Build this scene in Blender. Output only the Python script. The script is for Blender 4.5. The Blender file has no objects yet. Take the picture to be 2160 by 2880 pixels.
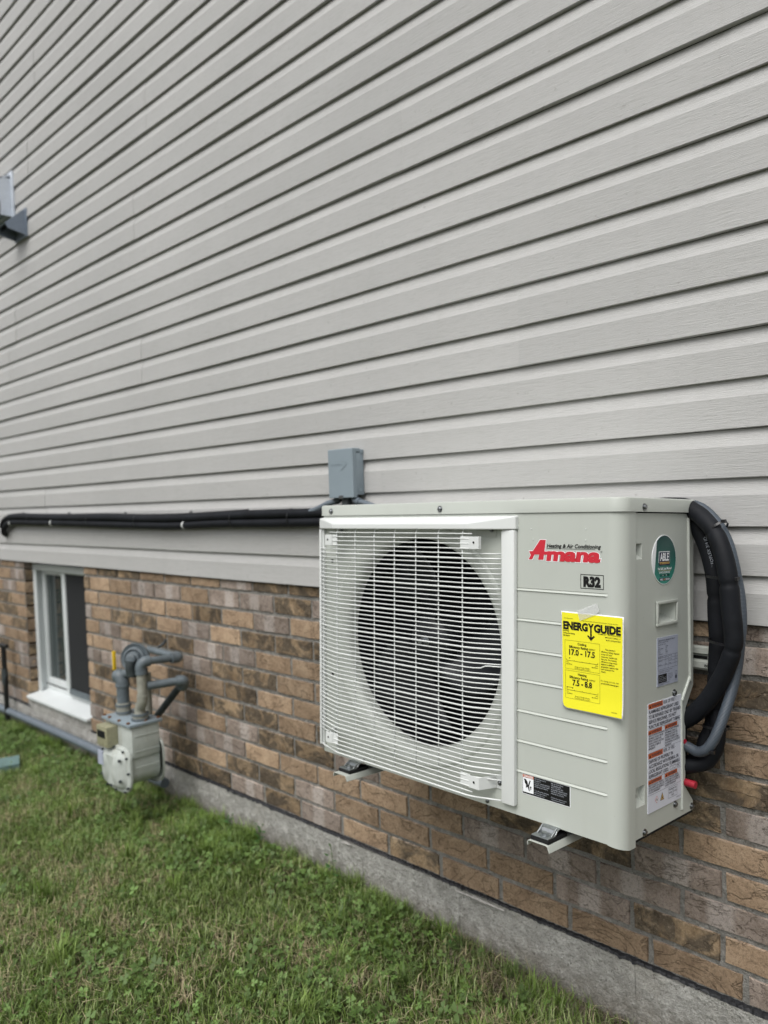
import bpy, bmesh, math, random
import numpy as np
from mathutils import Vector, Matrix
random.seed(7)
rng = np.random.default_rng(7)
S = bpy.context.scene
C = S.collection
R = math.radians

# ------------------------------------------------------------------ camera, sky, sun, exposure
cam = bpy.data.cameras.new('camera')
co = bpy.data.objects.new('camera', cam)
C.objects.link(co)
_r = Vector((0.7074358, 0.7060130, -0.0328663)); _u = Vector((-0.0070764, 0.0535745, 0.9985388)); _f = Vector((-0.7067422, 0.7061695, -0.0428965))
co.matrix_world = Matrix(((_r.x, _u.x, -_f.x, 0.0), (_r.y, _u.y, -_f.y, -1.66627), (_r.z, _u.z, -_f.z, 1.30), (0, 0, 0, 1)))
cam.sensor_fit = 'VERTICAL'; cam.sensor_height = 24.0; cam.sensor_width = 18.0
cam.lens = 24.0 * 2196.88 / 2880.0
cam.shift_y = 58.4 / 2880.0
cam.clip_start = 0.05; cam.clip_end = 500
cam.dof.use_dof = True; cam.dof.focus_distance = 1.50; cam.dof.aperture_fstop = 2.1
S.camera = co
W_ = bpy.data.worlds.new("World"); S.world = W_; W_.use_nodes = True
nt = W_.node_tree; nt.nodes.clear()
sky = nt.nodes.new('ShaderNodeTexSky'); sky.sky_type = 'NISHITA'; sky.sun_disc = False
SUN_EL, SUN_AZ = R(57), R(168)
sky.sun_elevation = SUN_EL; sky.sun_rotation = SUN_AZ; sky.air_density = 1.0; sky.dust_density = 4.0
hs = nt.nodes.new('ShaderNodeHueSaturation'); hs.inputs['Saturation'].default_value = 0.22
bg = nt.nodes.new('ShaderNodeBackground'); bg.inputs['Strength'].default_value = 0.13
wo = nt.nodes.new('ShaderNodeOutputWorld')
nt.links.new(sky.outputs[0], hs.inputs['Color']); nt.links.new(hs.outputs[0], bg.inputs[0]); nt.links.new(bg.outputs[0], wo.inputs[0])
sl = bpy.data.lights.new('sun', 'SUN'); sl.energy = 1.5; sl.angle = R(50); sl.color = (1.0, 0.985, 0.96)
so = bpy.data.objects.new('sun', sl); C.objects.link(so)
_sd = Vector((math.sin(SUN_AZ) * math.cos(SUN_EL), math.cos(SUN_AZ) * math.cos(SUN_EL), math.sin(SUN_EL)))
so.rotation_euler = _sd.to_track_quat('Z', 'Y').to_euler(); so.location = (-3, -6, 8)
S.view_settings.view_transform = 'Standard'; S.view_settings.look = 'None'
S.view_settings.exposure = 0.33; S.view_settings.gamma = 1.0; S.view_settings.use_curve_mapping = False
S.render.engine = 'CYCLES'

# ------------------------------------------------------------------ material helpers
class NG:
    def __init__(s, name):
        s.m = bpy.data.materials.new(name); s.m.use_nodes = True
        s.t = s.m.node_tree; s.t.nodes.clear()
        s.out = s.n('ShaderNodeOutputMaterial'); s.b = s.n('ShaderNodeBsdfPrincipled')
        s.l(s.b.outputs[0], s.out.inputs[0])
    def n(s, k, **kw):
        x = s.t.nodes.new(k)
        for a, v in kw.items(): setattr(x, a, v)
        return x
    def l(s, a, b): s.t.links.new(a, b)
    def coord(s, kind='Object', scale=(1, 1, 1), loc=(0, 0, 0)):
        tc = s.n('ShaderNodeTexCoord'); mp = s.n('ShaderNodeMapping')
        mp.inputs['Scale'].default_value = scale; mp.inputs['Location'].default_value = loc
        s.l(tc.outputs[kind], mp.inputs[0]); return mp.outputs[0]
    def rnd(s, vec, k=17.0):
        oi = s.n('ShaderNodeObjectInfo'); cx = s.n('ShaderNodeCombineXYZ')
        a = s.math('MULTIPLY', oi.outputs['Random'], k); b = s.math('MULTIPLY', oi.outputs['Random'], k * 3.7)
        s.l(a, cx.inputs[0]); s.l(b, cx.inputs[2]); s.l(a, cx.inputs[1])
        v = s.n('ShaderNodeVectorMath', operation='ADD'); s.l(vec, v.inputs[0]); s.l(cx.outputs[0], v.inputs[1]); return v.outputs[0]
    def math(s, op, a, b=None, clamp=False):
        x = s.n('ShaderNodeMath', operation=op, use_clamp=clamp)
        for i, v in enumerate((a, b)):
            if v is None: continue
            if isinstance(v, (int, float)): x.inputs[i].default_value = v
            else: s.l(v, x.inputs[i])
        return x.outputs[0]
    def noise(s, vec, scale, detail=4, rough=.55, dist=0.0):
        x = s.n('ShaderNodeTexNoise'); x.inputs['Scale'].default_value = scale; x.inputs['Detail'].default_value = detail
        x.inputs['Roughness'].default_value = rough; x.inputs['Distortion'].default_value = dist
        s.l(vec, x.inputs['Vector']); return x.outputs[0]
    def vor(s, vec, scale, feature='F1'):
        x = s.n('ShaderNodeTexVoronoi', feature=feature); x.inputs['Scale'].default_value = scale
        s.l(vec, x.inputs['Vector']); return x.outputs[0]
    def ramp(s, fac, stops, interp='LINEAR'):
        x = s.n('ShaderNodeValToRGB'); x.color_ramp.interpolation = interp; e = x.color_ramp.elements
        while len(e) < len(stops): e.new(0.5)
        for q, (p, c) in zip(e, stops):
            q.position = p; q.color = (c, c, c, 1) if isinstance(c, (int, float)) else (*c, 1)
        s.l(fac, x.inputs[0]); return x.outputs[0]
    def mix(s, f, a, b, mode='MIX'):
        x = s.n('ShaderNodeMix', data_type='RGBA', blend_type=mode)
        for i, v in ((0, f), (6, a), (7, b)):
            if isinstance(v, (int, float)): x.inputs[i].default_value = v
            elif isinstance(v, tuple): x.inputs[i].default_value = (*v, 1)
            else: s.l(v, x.inputs[i])
        return x.outputs[2]
    def bump(s, h, strength=.3, dist=.002, prev=None):
        x = s.n('ShaderNodeBump'); x.inputs['Strength'].default_value = strength; x.inputs['Distance'].default_value = dist
        s.l(h, x.inputs['Height'])
        if prev is not None: s.l(prev, x.inputs['Normal'])
        return x.outputs[0]
    def set(s, color=None, rough=None, metal=None, normal=None, spec=None, trans=None, alpha=None):
        for k, v in (('Base Color', color), ('Roughness', rough), ('Metallic', metal), ('Normal', normal), ('Specular IOR Level', spec), ('Transmission Weight', trans), ('Alpha', alpha)):
            if v is None: continue
            if isinstance(v, (int, float)): s.b.inputs[k].default_value = v
            elif isinstance(v, tuple): s.b.inputs[k].default_value = (*v, 1)
            else: s.l(v, s.b.inputs[k])
        return s.m

def plain(name, col, rough=.5, metal=0.0, var=.06, scale=30, spec=.5, grain=0.0, gscale=600):
    g = NG(name); v = g.coord()
    n = g.noise(v, scale, 5, .6)
    dark = tuple(c * (1 - var * 2) for c in col); lite = tuple(min(1, c * (1 + var)) for c in col)
    c = g.ramp(n, [(.3, dark), (.7, lite)])
    nm = g.bump(g.noise(v, gscale, 2), grain, .0005) if grain else None
    return g.set(c, rough, metal, nm, spec)

def mat_siding():
    g = NG('vinyl_siding'); v = g.coord('Object')
    vr = g.rnd(v, 9)
    g1 = g.n('ShaderNodeMapping'); g1.inputs['Scale'].default_value = (1.0, 3.0, 22.0); g.l(vr, g1.inputs[0])
    grain = g.noise(g1.outputs[0], 16, 6, .62, 1.6)
    big = g.noise(vr, 1.3, 4, .6)
    spots = g.noise(vr, 60, 3, .5)
    base = g.ramp(big, [(.3, (.415, .413, .403)), (.7, (.460, .457, .446))])
    base = g.mix(g.math('MULTIPLY', g.ramp(grain, [(.36, 1.0), (.50, 0.0)]), .30), base, (.30, .30, .285))
    streak = g.n('ShaderNodeMapping'); streak.inputs['Scale'].default_value = (9, 1, .6); g.l(v, streak.inputs[0])
    st = g.ramp(g.noise(streak.outputs[0], 3, 5, .7), [(.5, 0.0), (.8, 1.0)])
    base = g.mix(g.math('MULTIPLY', st, .16), base, (.36, .34, .31))
    dirt = g.ramp(spots, [(.70, 0.0), (.78, 1.0)])
    base = g.mix(g.math('MULTIPLY', dirt, .35), base, (.16, .15, .13))
    nm = g.bump(grain, .60, .0018)
    nm = g.bump(g.noise(v, 2.2, 2), .25, .01, nm)
    return g.set(base, g.ramp(grain, [(.3, .62), (.7, .48)]), 0.0, nm, .35)

def mat_brick(kind):
    g = NG('brick_' + kind); v = g.coord('Object'); vr = g.rnd(v, 23)
    n1 = g.noise(vr, 14, 6, .65, .6); n2 = g.noise(vr, 55, 5, .7); fine = g.noise(vr, 420, 3, .7)
    if kind == 'tan':
        c = g.ramp(n1, [(.28, (.190, .132, .086)), (.5, (.275, .196, .130)), (.75, (.36, .27, .185))])
    elif kind == 'mauve':
        c = g.ramp(n1, [(.28, (.150, .120, .098)), (.5, (.215, .176, .150)), (.75, (.285, .242, .212))])
        sx = g.n('ShaderNodeSeparateXYZ'); g.l(v, sx.inputs[0])
        oi = g.n('ShaderNodeObjectInfo')
        ctr = g.math('MULTIPLY', g.math('SUBTRACT', oi.outputs['Random'], .5), .09)
        wob = g.math('MULTIPLY', g.math('SUBTRACT', n2, .5), .02)
        d = g.math('ABSOLUTE', g.math('ADD', g.math('SUBTRACT', sx.outputs[0], ctr), wob))
        band = g.ramp(g.math('MULTIPLY', d, 10), [(.22, 1.0), (.36, 0.0)])
        c = g.mix(g.math('MULTIPLY', band, .75), c, (.34, .305, .280))
    else:
        c = g.ramp(n1, [(.30, (.150, .102, .060)), (.52, (.235, .170, .105)), (.75, (.305, .230, .150))])
        bl = g.noise(vr, 12, 6, .62, 1.1)
        c = g.mix(g.ramp(bl, [(.41, 0.0), (.53, .90)]), c, g.ramp(n2, [(.3, (.034, .028, .021)), (.7, (.105, .086, .064))]))
    mid = g.noise(vr, 150, 5, .75)
    c = g.mix(g.math('MULTIPLY', g.ramp(mid, [(.36, 1.0), (.50, 0.0)]), .55), c, (.075, .055, .040))
    c = g.mix(g.math('MULTIPLY', g.ramp(mid, [(.55, 0.0), (.70, 1.0)]), .35), c, (.40, .32, .24))
    c = g.mix(g.math('MULTIPLY', g.ramp(fine, [(.35, 1.0), (.47, 0.0)]), .4), c, (.06, .045, .035))
    # pale mortar smear along the top arris
    sz = g.n('ShaderNodeSeparateXYZ'); g.l(v, sz.inputs[0])
    edge = g.ramp(g.math('MULTIPLY', sz.outputs[2], 10), [(.262, 0.0), (.292, 1.0)])
    em = g.math('MULTIPLY', edge, g.ramp(n2, [(.45, 0.0), (.62, 1.0)]))
    c = g.mix(g.math('MULTIPLY', em, .55), c, (.42, .34, .27))
    oi2 = g.n('ShaderNodeObjectInfo')
    val = g.ramp(oi2.outputs['Random'], [(0, .95), (.5, 1.24), (1, 1.60)])
    c = g.mix(1.0, c, val, 'MULTIPLY')
    cr = g.n('ShaderNodeMapping'); cr.inputs['Scale'].default_value = (1, 1, 1.7); cr.inputs['Rotation'].default_value = (0, .5, 0); g.l(vr, cr.inputs[0])
    wv = g.noise(cr.outputs[0], 6, 4, .6, 1.6)
    crease = g.ramp(wv, [(.485, 1.0), (.497, .1), (.503, .1), (.515, 1.0)])
    c = g.mix(g.math('MULTIPLY', g.math('SUBTRACT', 1.0, crease), .32), c, (.06, .045, .032))
    nm = g.bump(crease, .75, .0035); nm = g.bump(n1, .6, .006, nm); nm = g.bump(mid, .5, .0025, nm); nm = g.bump(fine, .55, .0012, nm)
    return g.set(c, .93, 0.0, nm, .15)

def mat_concrete(name, lo, hi, scale=8):
    g = NG(name); v = g.coord('Object')
    n = g.noise(v, scale, 8, .68, .3); f = g.noise(v, 260, 4, .7); m = g.noise(v, 34, 6, .7)
    c = g.ramp(n, [(.28, lo), (.72, hi)])
    c = g.mix(g.math('MULTIPLY', g.ramp(m, [(.42, 1.0), (.6, 0.0)]), .35), c, tuple(x * .62 for x in lo))
    c = g.mix(g.math('MULTIPLY', g.ramp(m, [(.55, 0.0), (.72, 1.0)]), .4), c, tuple(min(1, x * 1.3) for x in hi))
    if name == 'foundation_concrete':
        gm_ = g.n('ShaderNodeNewGeometry'); sp_ = g.n('ShaderNodeSeparateXYZ'); g.l(gm_.outputs['Position'], sp_.inputs[0])
        hgt = g.math('ADD', sp_.outputs[2], g.math('MULTIPLY', g.math('SUBTRACT', m, .5), .10))
        c = g.mix(g.math('MULTIPLY', g.ramp(g.math('MULTIPLY', hgt, 4), [(.22, 1.0), (.50, 0.0)]), .5), c, (.12, .10, .065))
        c = g.mix(g.math('MULTIPLY', g.ramp(g.noise(v, 3.1, 5, .7), [(.55, 0.0), (.70, 1.0)]), .45), c, (.50, .47, .42))
    pit = g.noise(v, 110, 3, .6)
    c = g.mix(g.math('MULTIPLY', g.ramp(pit, [(.30, 1.0), (.38, 0.0)]), .7), c, (.09, .083, .07))
    c = g.mix(g.math('MULTIPLY', g.ramp(f, [(.34, 1.0), (.46, 0.0)]), .55), c, (.09, .083, .07))
    nm = g.bump(m, .9, .014); nm = g.bump(pit, .9, .006, nm); nm = g.bump(f, .6, .002, nm)
    return g.set(c, .95, 0.0, nm, .12)

M = {}
M['siding'] = mat_siding()
for k in ('tan', 'mauve', 'dark'): M[k] = mat_brick(k)
M['mortar'] = mat_concrete('mortar', (.20, .193, .177), (.32, .31, .286), 40)
M['foundation'] = mat_concrete('foundation_concrete', (.30, .293, .268), (.54, .53, .50), 7)
M['membrane'] = plain('black_flashing', (.022, .023, .026), .6, 0, .3, 60, .4, .4, 200)
def mat_paint():
    g = NG('unit_paint'); v = g.coord('Object'); n = g.noise(v, 5, 5, .6); st = g.n('ShaderNodeMapping'); st.inputs['Scale'].default_value = (30, 30, 2); g.l(v, st.inputs[0]); k = g.noise(st.outputs[0], 1, 6, .7)
    c = g.ramp(n, [(.3, (.465, .490, .448)), (.7, (.492, .518, .475))])
    c = g.mix(g.math('MULTIPLY', g.ramp(k, [(.52, 0.0), (.75, 1.0)]), .10), c, (.40, .39, .34))
    c = g.mix(g.ramp(g.noise(v, 160, 2, .6), [(.735, 0.0), (.76, .35)]), c, (.30, .29, .25))
    rg = g.ramp(g.noise(v, 22, 5, .7), [(.3, .30), (.7, .44)])
    return g.set(c, rg, 0, g.bump(g.noise(v, 3.0, 2), .10, .012, g.bump(g.noise(v, 900, 2), .05, .0005)), .45)
M['paint'] = mat_paint()
M['paint_white'] = plain('guard_coating', (.68, .70, .685), .33, 0, .01, 10, .5)
M['paint_dull'] = plain('bracket_paint', (.44, .46, .42), .42, 0, .03, 20, .4)
M['black_in'] = plain('dark_interior', (.006, .007, .009), .55, 0, .1, 20, .3)
M['blade'] = plain('fan_blade_plastic', (.007, .0085, .011), .45, 0, .1, 20, .5)
M['steel'] = plain('zinc_steel', (.38, .40, .41), .38, 1.0, .1, 80, .5)
M['steel_dk'] = plain('screw_steel', (.28, .29, .30), .3, 1.0, .1, 200, .5)
M['rubber'] = plain('black_rubber', (.012, .012, .013), .7, 0, .1, 40, .3, .3)
M['foam'] = plain('pipe_insulation', (.0085, .0098, .013), .62, 0, .22, 14, .22, .35, 350)
M['tie'] = plain('black_cable_tie', (.008, .008, .009), .35, 0, .05, 20)
M['gconduit'] = plain('grey_conduit', (.125, .15, .175), .42, 0, .06, 30, .45)
M['box'] = plain('grey_box_paint', (.235, .285, .318), .42, 0, .02, 12, .4)
M['red'] = plain('red_cap', (.36, .018, .035), .4)
M['yellow'] = plain('label_yellow', (.86, .80, .030), .5, 0, .012, 18, .3)
M['paper'] = plain('paper_white', (.80, .80, .80), .5, 0, .01)
M['stick'] = plain('sticker_white', (.66, .68, .76), .4, 0, .01)
M['stick_grey'] = plain('sticker_grey', (.38, .41, .50), .38, 0, .02)
M['black'] = plain('print_black', (.008, .008, .008), .6, 0, 0, 30, .25)
M['ink'] = plain('print_dark_grey', (.045, .05, .07), .45, 0, 0)
M['inkgrey'] = plain('print_pale', (.42, .45, .50), .45, 0, 0)
M['logo'] = plain('print_red', (.56, .022, .040), .4, 0, 0)
M['orange'] = plain('print_orange', (.52, .115, .035), .45, 0, 0)
M['navy'] = plain('print_navy', (.010, .016, .055), .4, 0, 0)
M['gold'] = plain('print_gold', (.62, .40, .13), .4, 0, 0)
M['pale'] = plain('print_white', (.86, .88, .90), .4, 0, 0)
M['frost'] = plain('pale_plastic', (.60, .62, .60), .4)
M['vinyl_white'] = plain('window_vinyl', (.60, .63, .63), .35, 0, .02, 8)
def mat_meter():
    g = NG('meter_paint'); v = g.coord('Object'); n = g.noise(v, 9, 6, .65); st = g.n('ShaderNodeMapping'); st.inputs['Scale'].default_value = (40, 40, 4); g.l(v, st.inputs[0]); k = g.noise(st.outputs[0], 1, 5, .7)
    c = g.ramp(n, [(.3, (.36, .39, .36)), (.7, (.50, .53, .50))])
    c = g.mix(g.math('MULTIPLY', g.ramp(k, [(.56, 0.0), (.70, 1.0)]), .6), c, (.22, .19, .13))
    c = g.mix(g.ramp(g.noise(v, 55, 4, .7), [(.66, 0.0), (.72, .8)]), c, (.14, .065, .03))
    return g.set(c, .5, 0, g.bump(n, .2, .003), .4)
M['meter'] = mat_meter()
M['index'] = plain('meter_index', (.30, .29, .19), .4, 0, .12, 60)
M['pipe'] = plain('pipe_paint', (.12, .145, .16), .45, 0, .16, 25, .45, .25, 200)
M['pipe_pale'] = plain('pipe_paint_pale', (.30, .30, .255), .55, 0, .15, 35, .4, .25, 200)
M['pipe_dark'] = plain('pipe_paint_dark', (.045, .055, .058), .5, 0, .2, 30, .4, .25, 200)
M['hood_grey'] = plain('vent_grey', (.20, .24, .30), .4)
M['hood_white'] = plain('vent_white', (.62, .67, .74), .4)
M['tag'] = plain('yellow_tag', (.75, .50, .02), .45)
M['lid'] = plain('green_lid', (.13, .21, .20), .6, 0, .1, 20)
M['rust'] = plain('rust', (.16, .07, .03), .8, 0, .3, 60)

def mat_sticker_green():
    g = NG('sticker_green'); v = g.coord('Object')
    s_ = g.n('ShaderNodeSeparateXYZ'); g.l(v, s_.inputs[0])
    f = g.math('MULTIPLY', g.math('SUBTRACT', .59, s_.outputs[2]), 10, True)
    c = g.ramp(f, [(0.0, (.012, .05, .046)), (.5, (.018, .10, .085)), (1.0, (.035, .26, .20))])
    return g.set(c, .3, 0, None, .5)
M['green'] = mat_sticker_green()
def mat_tape():
    g = NG('clear_tape'); v = g.coord()
    g.set(g.ramp(g.noise(v, 60), [(.3, (.62, .63, .62)), (.7, (.72, .73, .72))]), .25, 0, None, .5, None, .5); return g.m
M['tape'] = mat_tape()
def mat_glass():
    g = NG('window_glass'); v = g.coord()
    nm = g.bump(g.noise(v, 3, 2), .12, .01)
    g.set((.035, .045, .045), .04, 0, nm, .8); return g.m
M['glass'] = mat_glass()
def mat_screen():
    g = NG('insect_screen'); v = g.coord('Object', (900, 1, 900))
    n = g.noise(v, 1, 0)
    return g.set(g.ramp(n, [(.4, (.012, .013, .014)), (.6, (.035, .036, .038))]), .8, 0, None, .2)
M['screen'] = mat_screen()
def mat_corr():
    g = NG('corrugated_conduit'); v = g.coord('UV', (1, 1, 1))
    w = g.n('ShaderNodeTexWave', wave_type='BANDS', bands_direction='Y'); w.inputs['Scale'].default_value = 1.0; w.inputs['Distortion'].default_value = 0
    g.l(v, w.inputs[0])
    c = g.ramp(w.outputs[0], [(0, (.045, .058, .075)), (1, (.085, .105, .130))])
    return g.set(c, .42, 0, g.bump(w.outputs[0], .5, .0012), .5)
M['corr'] = mat_corr()
def mat_ground():
    g = NG('lawn_soil'); v = g.coord('Object')
    n = g.noise(v, 6, 6, .7); f = g.noise(v, 70, 6, .75)
    c = g.ramp(n, [(.3, (.050, .058, .022)), (.55, (.085, .088, .040)), (.75, (.15, .125, .075))])
    c = g.mix(g.ramp(f, [(.35, .7), (.6, 0.0)]), c, (.018, .020, .009))
    return g.set(c, .95, 0, g.bump(f, 1.0, .02), .1)
M['soil'] = mat_ground()
def mat_leafy(name, rough=.55, trans=.25):
    g = NG(name); a = g.n('ShaderNodeAttribute', attribute_name='tint')
    g.l(a.outputs['Color'], g.b.inputs['Base Color']); g.b.inputs['Roughness'].default_value = rough
    g.b.inputs['Specular IOR Level'].default_value = .3
    t = g.n('ShaderNodeBsdfTranslucent'); g.l(a.outputs['Color'], t.inputs[0])
    mx = g.n('ShaderNodeMixShader'); mx.inputs[0].default_value = trans
    g.l(g.b.outputs[0], mx.inputs[1]); g.l(t.outputs[0], mx.inputs[2]); g.l(mx.outputs[0], g.out.inputs[0])
    return g.m
M['grass'] = mat_leafy('grass_blades', .42, .3); M['leaf'] = mat_leafy('clover_leaves', .5)

# ------------------------------------------------------------------ object helpers
def link(o, parent=None):
    C.objects.link(o)
    if parent is not None: o.parent = parent
    return o
def tag(o, label=None, cat=None, group=None, kind=None):
    if label: o['label'] = label
    if cat: o['category'] = cat
    if group: o['group'] = group
    if kind: o['kind'] = kind
    return o
def empty(name, loc=(0, 0, 0), label=None, cat=None, group=None):
    o = bpy.data.objects.new(name, None); o.location = loc; o.empty_display_size = .1; link(o)
    return tag(o, label, cat, group)
def from_data(name, v, f, mat, parent=None, smooth=False, loc=None):
    me = bpy.data.meshes.new(name); me.from_pydata([tuple(x) for x in v], [], f); me.update()
    bm = bmesh.new(); bm.from_mesh(me); bmesh.ops.recalc_face_normals(bm, faces=bm.faces); bm.to_mesh(me); bm.free()
    me.materials.append(mat)
    if smooth: me.shade_smooth()
    o = bpy.data.objects.new(name, me)
    if loc: o.location = loc
    return link(o, parent)
class MB:
    """collects shapes into one mesh"""
    def __init__(s): s.v = []; s.f = []; s.uv = None
    def add(s, v, f):
        k = len(s.v); s.v += [tuple(x) for x in v]; s.f += [tuple(i + k for i in q) for q in f]; return s
    def box(s, x0, x1, y0, y1, z0, z1, bev=0.0):
        b = min(bev, abs(x1 - x0) / 2.01, abs(y1 - y0) / 2.01, abs(z1 - z0) / 2.01)
        if b <= 0:
            v = [(x, y, z) for x in (x0, x1) for y in (y0, y1) for z in (z0, z1)]
            return s.add(v, [(0, 1, 3, 2), (4, 6, 7, 5), (0, 4, 5, 1), (2, 3, 7, 6), (0, 2, 6, 4), (1, 5, 7, 3)])
        bm = bmesh.new(); bmesh.ops.create_cube(bm, size=1.0)
        for q in bm.verts: q.co = Vector((x0 if q.co.x < 0 else x1, y0 if q.co.y < 0 else y1, z0 if q.co.z < 0 else z1))
        bmesh.ops.bevel(bm, geom=bm.edges[:], offset=b, segments=2, profile=.6, affect='EDGES')
        bm.verts.index_update(); v = [tuple(q.co) for q in bm.verts]; f = [tuple(q.index for q in p.verts) for p in bm.faces]; bm.free()
        return s.add(v, f)
    def prism(s, poly, axis, a, b):
        """poly of 2D points extruded along axis from a to b. axis 'x': poly=(y,z), 'y': (x,z), 'z': (x,y)"""
        P = {'x': lambda p, t: (t, p[0], p[1]), 'y': lambda p, t: (p[0], t, p[1]), 'z': lambda p, t: (p[0], p[1], t)}[axis]
        n = len(poly); v = [P(p, a) for p in poly] + [P(p, b) for p in poly]
        return s.add(v, [tuple(range(n)), tuple(range(2 * n - 1, n - 1, -1))] + [(i, (i + 1) % n, n + (i + 1) % n, n + i) for i in range(n)])
    def cyl(s, p0, p1, r0, r1=None, n=16, cap=True):
        r1 = r0 if r1 is None else r1
        p0 = Vector(p0); p1 = Vector(p1); d = (p1 - p0).normalized()
        a = d.orthogonal().normalized(); b = d.cross(a)
        v = []
        for p, r in ((p0, r0), (p1, r1)):
            v += [p + a * r * math.cos(2 * math.pi * i / n) + b * r * math.sin(2 * math.pi * i / n) for i in range(n)]
        f = [(i, (i + 1) % n, n + (i + 1) % n, n + i) for i in range(n)]
        if cap: f += [tuple(range(n - 1, -1, -1)), tuple(range(n, 2 * n))]
        return s.add(v, f)
    def lathe(s, c, axis, prof, n=32):
        """prof: (radius, distance along axis)"""
        c = Vector(c); d = Vector(axis).normalized(); a = d.orthogonal().normalized(); b = d.cross(a); v = []; f = []
        for r, t in prof: v += [c + d * t + (a * math.cos(2 * math.pi * i / n) + b * math.sin(2 * math.pi * i / n)) * r for i in range(n)]
        for j in range(len(prof) - 1):
            for i in range(n): f.append((j * n + i, j * n + (i + 1) % n, (j + 1) * n + (i + 1) % n, (j + 1) * n + i))
        return s.add(v, f)
    def build(s, name, mat, parent=None, smooth=False, loc=None, auto=None):
        o = from_data(name, s.v, s.f, mat, parent, smooth, loc)
        if auto is not None: o.data.set_sharp_from_angle(angle=R(auto))
        return o
def smooth_path(pts, sub=8):
    P = [Vector(p) for p in pts]; P = [P[0] * 2 - P[1]] + P + [P[-1] * 2 - P[-2]]; out = []
    for i in range(1, len(P) - 2):
        for k in range(sub):
            t = k / sub
            out.append(.5 * ((2 * P[i]) + (-P[i - 1] + P[i + 1]) * t + (2 * P[i - 1] - 5 * P[i] + 4 * P[i + 1] - P[i + 2]) * t * t + (-P[i - 1] + 3 * P[i] - 3 * P[i + 1] + P[i + 2]) * t ** 3))
    out.append(P[-2]); return out
def tube(name, pts, r, mat, parent=None, n=14, sub=8, smooth=True, rfun=None, uvscale=None):
    P = smooth_path(pts, sub) if sub else [Vector(p) for p in pts]
    v = []; f = []; up = None; L = 0; Ls = []
    for i, p in enumerate(P):
        d = (P[min(i + 1, len(P) - 1)] - P[max(i - 1, 0)]).normalized()
        if up is None: up = d.orthogonal().normalized()
        up = (up - d * up.dot(d)).normalized(); b = d.cross(up)
        if i: L += (P[i] - P[i - 1]).length
        Ls.append(L); rr = r * (rfun(L) if rfun else 1)
        v += [p + (up * math.cos(2 * math.pi * k / n) + b * math.sin(2 * math.pi * k / n)) * rr for k in range(n)]
    m = len(P)
    for i in range(m - 1):
        for k in range(n): f.append((i * n + k, i * n + (k + 1) % n, (i + 1) * n + (k + 1) % n, (i + 1) * n + k))
    f += [tuple(range(n - 1, -1, -1)), tuple(range((m - 1) * n, m * n))]
    if name is None: return v, f
    me = bpy.data.meshes.new(name); me.from_pydata([tuple(x) for x in v], [], f); me.update(); me.materials.append(mat)
    if uvscale:
        uv = me.uv_layers.new(name='UVMap')
        for lp in me.loops: uv.data[lp.index].uv = ((lp.vertex_index % n) / n, Ls[lp.vertex_index // n] * uvscale)
    if smooth: me.shade_smooth(); me.set_sharp_from_angle(angle=R(60))
    return link(bpy.data.objects.new(name, me), parent)

# text as flat meshes ------------------------------------------------
_tc = {}
def glyphs(s, bold=0.0):
    k = (s, bold)
    if k in _tc: return _tc[k]
    cu = bpy.data.curves.new('t', 'FONT'); cu.body = s; cu.size = 1.0; cu.offset = bold; cu.resolution_u = 3
    o = bpy.data.objects.new('t', cu); C.objects.link(o)
    me = bpy.data.meshes.new_from_object(o)
    v = [(p.co.x, p.co.y) for p in me.vertices]; f = [tuple(p.vertices) for p in me.polygons]
    bpy.data.objects.remove(o); bpy.data.curves.remove(cu); bpy.data.meshes.remove(me)
    _tc[k] = (v, f); return _tc[k]
class Sheet:
    """flat print on a plane; u,v,w are unit-local directions, origin o"""
    def __init__(s, o, u, v, w): s.o = Vector(o); s.u = Vector(u); s.v = Vector(v); s.w = Vector(w); s.m = {}
    def P(s, a, b, h): return s.o + s.u * a + s.v * b + s.w * h
    def poly(s, mat, pts, h=.0004): s.m.setdefault(mat, MB()).add([s.P(a, b, h) for a, b in pts], [tuple(range(len(pts)))])
    def rect(s, mat, a0, b0, a1, b1, h=.0004): s.poly(mat, [(a0, b0), (a1, b0), (a1, b1), (a0, b1)], h)
    def frame(s, mat, a0, b0, a1, b1, t, h=.0004):
        s.n = getattr(s, 'n', 0) + 1; mat = (mat, s.n)
        s.rect(mat, a0, b0, a1, b0 + t, h); s.rect(mat, a0, b1 - t, a1, b1, h); s.rect(mat, a0, b0 + t, a0 + t, b1 - t, h); s.rect(mat, a1 - t, b0 + t, a1, b1 - t, h)
    def text(s, mat, t, a, b, cap, width=None, bold=0.0, shear=0.0, h=.0006, align='l', arc=0.0):
        v, f = glyphs(t, bold)
        if not v: return
        xs = [p[0] for p in v]; x0, x1 = min(xs), max(xs)
        k = cap / .70
        kx = k if width is None else width / (x1 - x0)
        w_ = (x1 - x0) * kx
        a0 = a - (w_ / 2 if align == 'c' else (w_ if align == 'r' else 0))
        pts = []
        for x, y in v:
            px = a0 + (x - x0) * kx + y * k * shear; py = b + y * k
            if arc: q = (px - (a0 + w_ / 2)) / (w_ / 2); py -= arc * q * q
            pts.append(s.P(px, py, h))
        s.m.setdefault(mat, MB()).add(pts, f)
    def build(s, parent, names):
        for k, mb in s.m.items():
            if isinstance(k, tuple): mb.build('printed_frame' if k[0] in ('ink', 'black') else names[k[0]], M[k[0]], parent)
            else:
                o = mb.build(names.get(k, 'lettering'), M[k], parent); o['kind'] = 'stuff'

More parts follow.
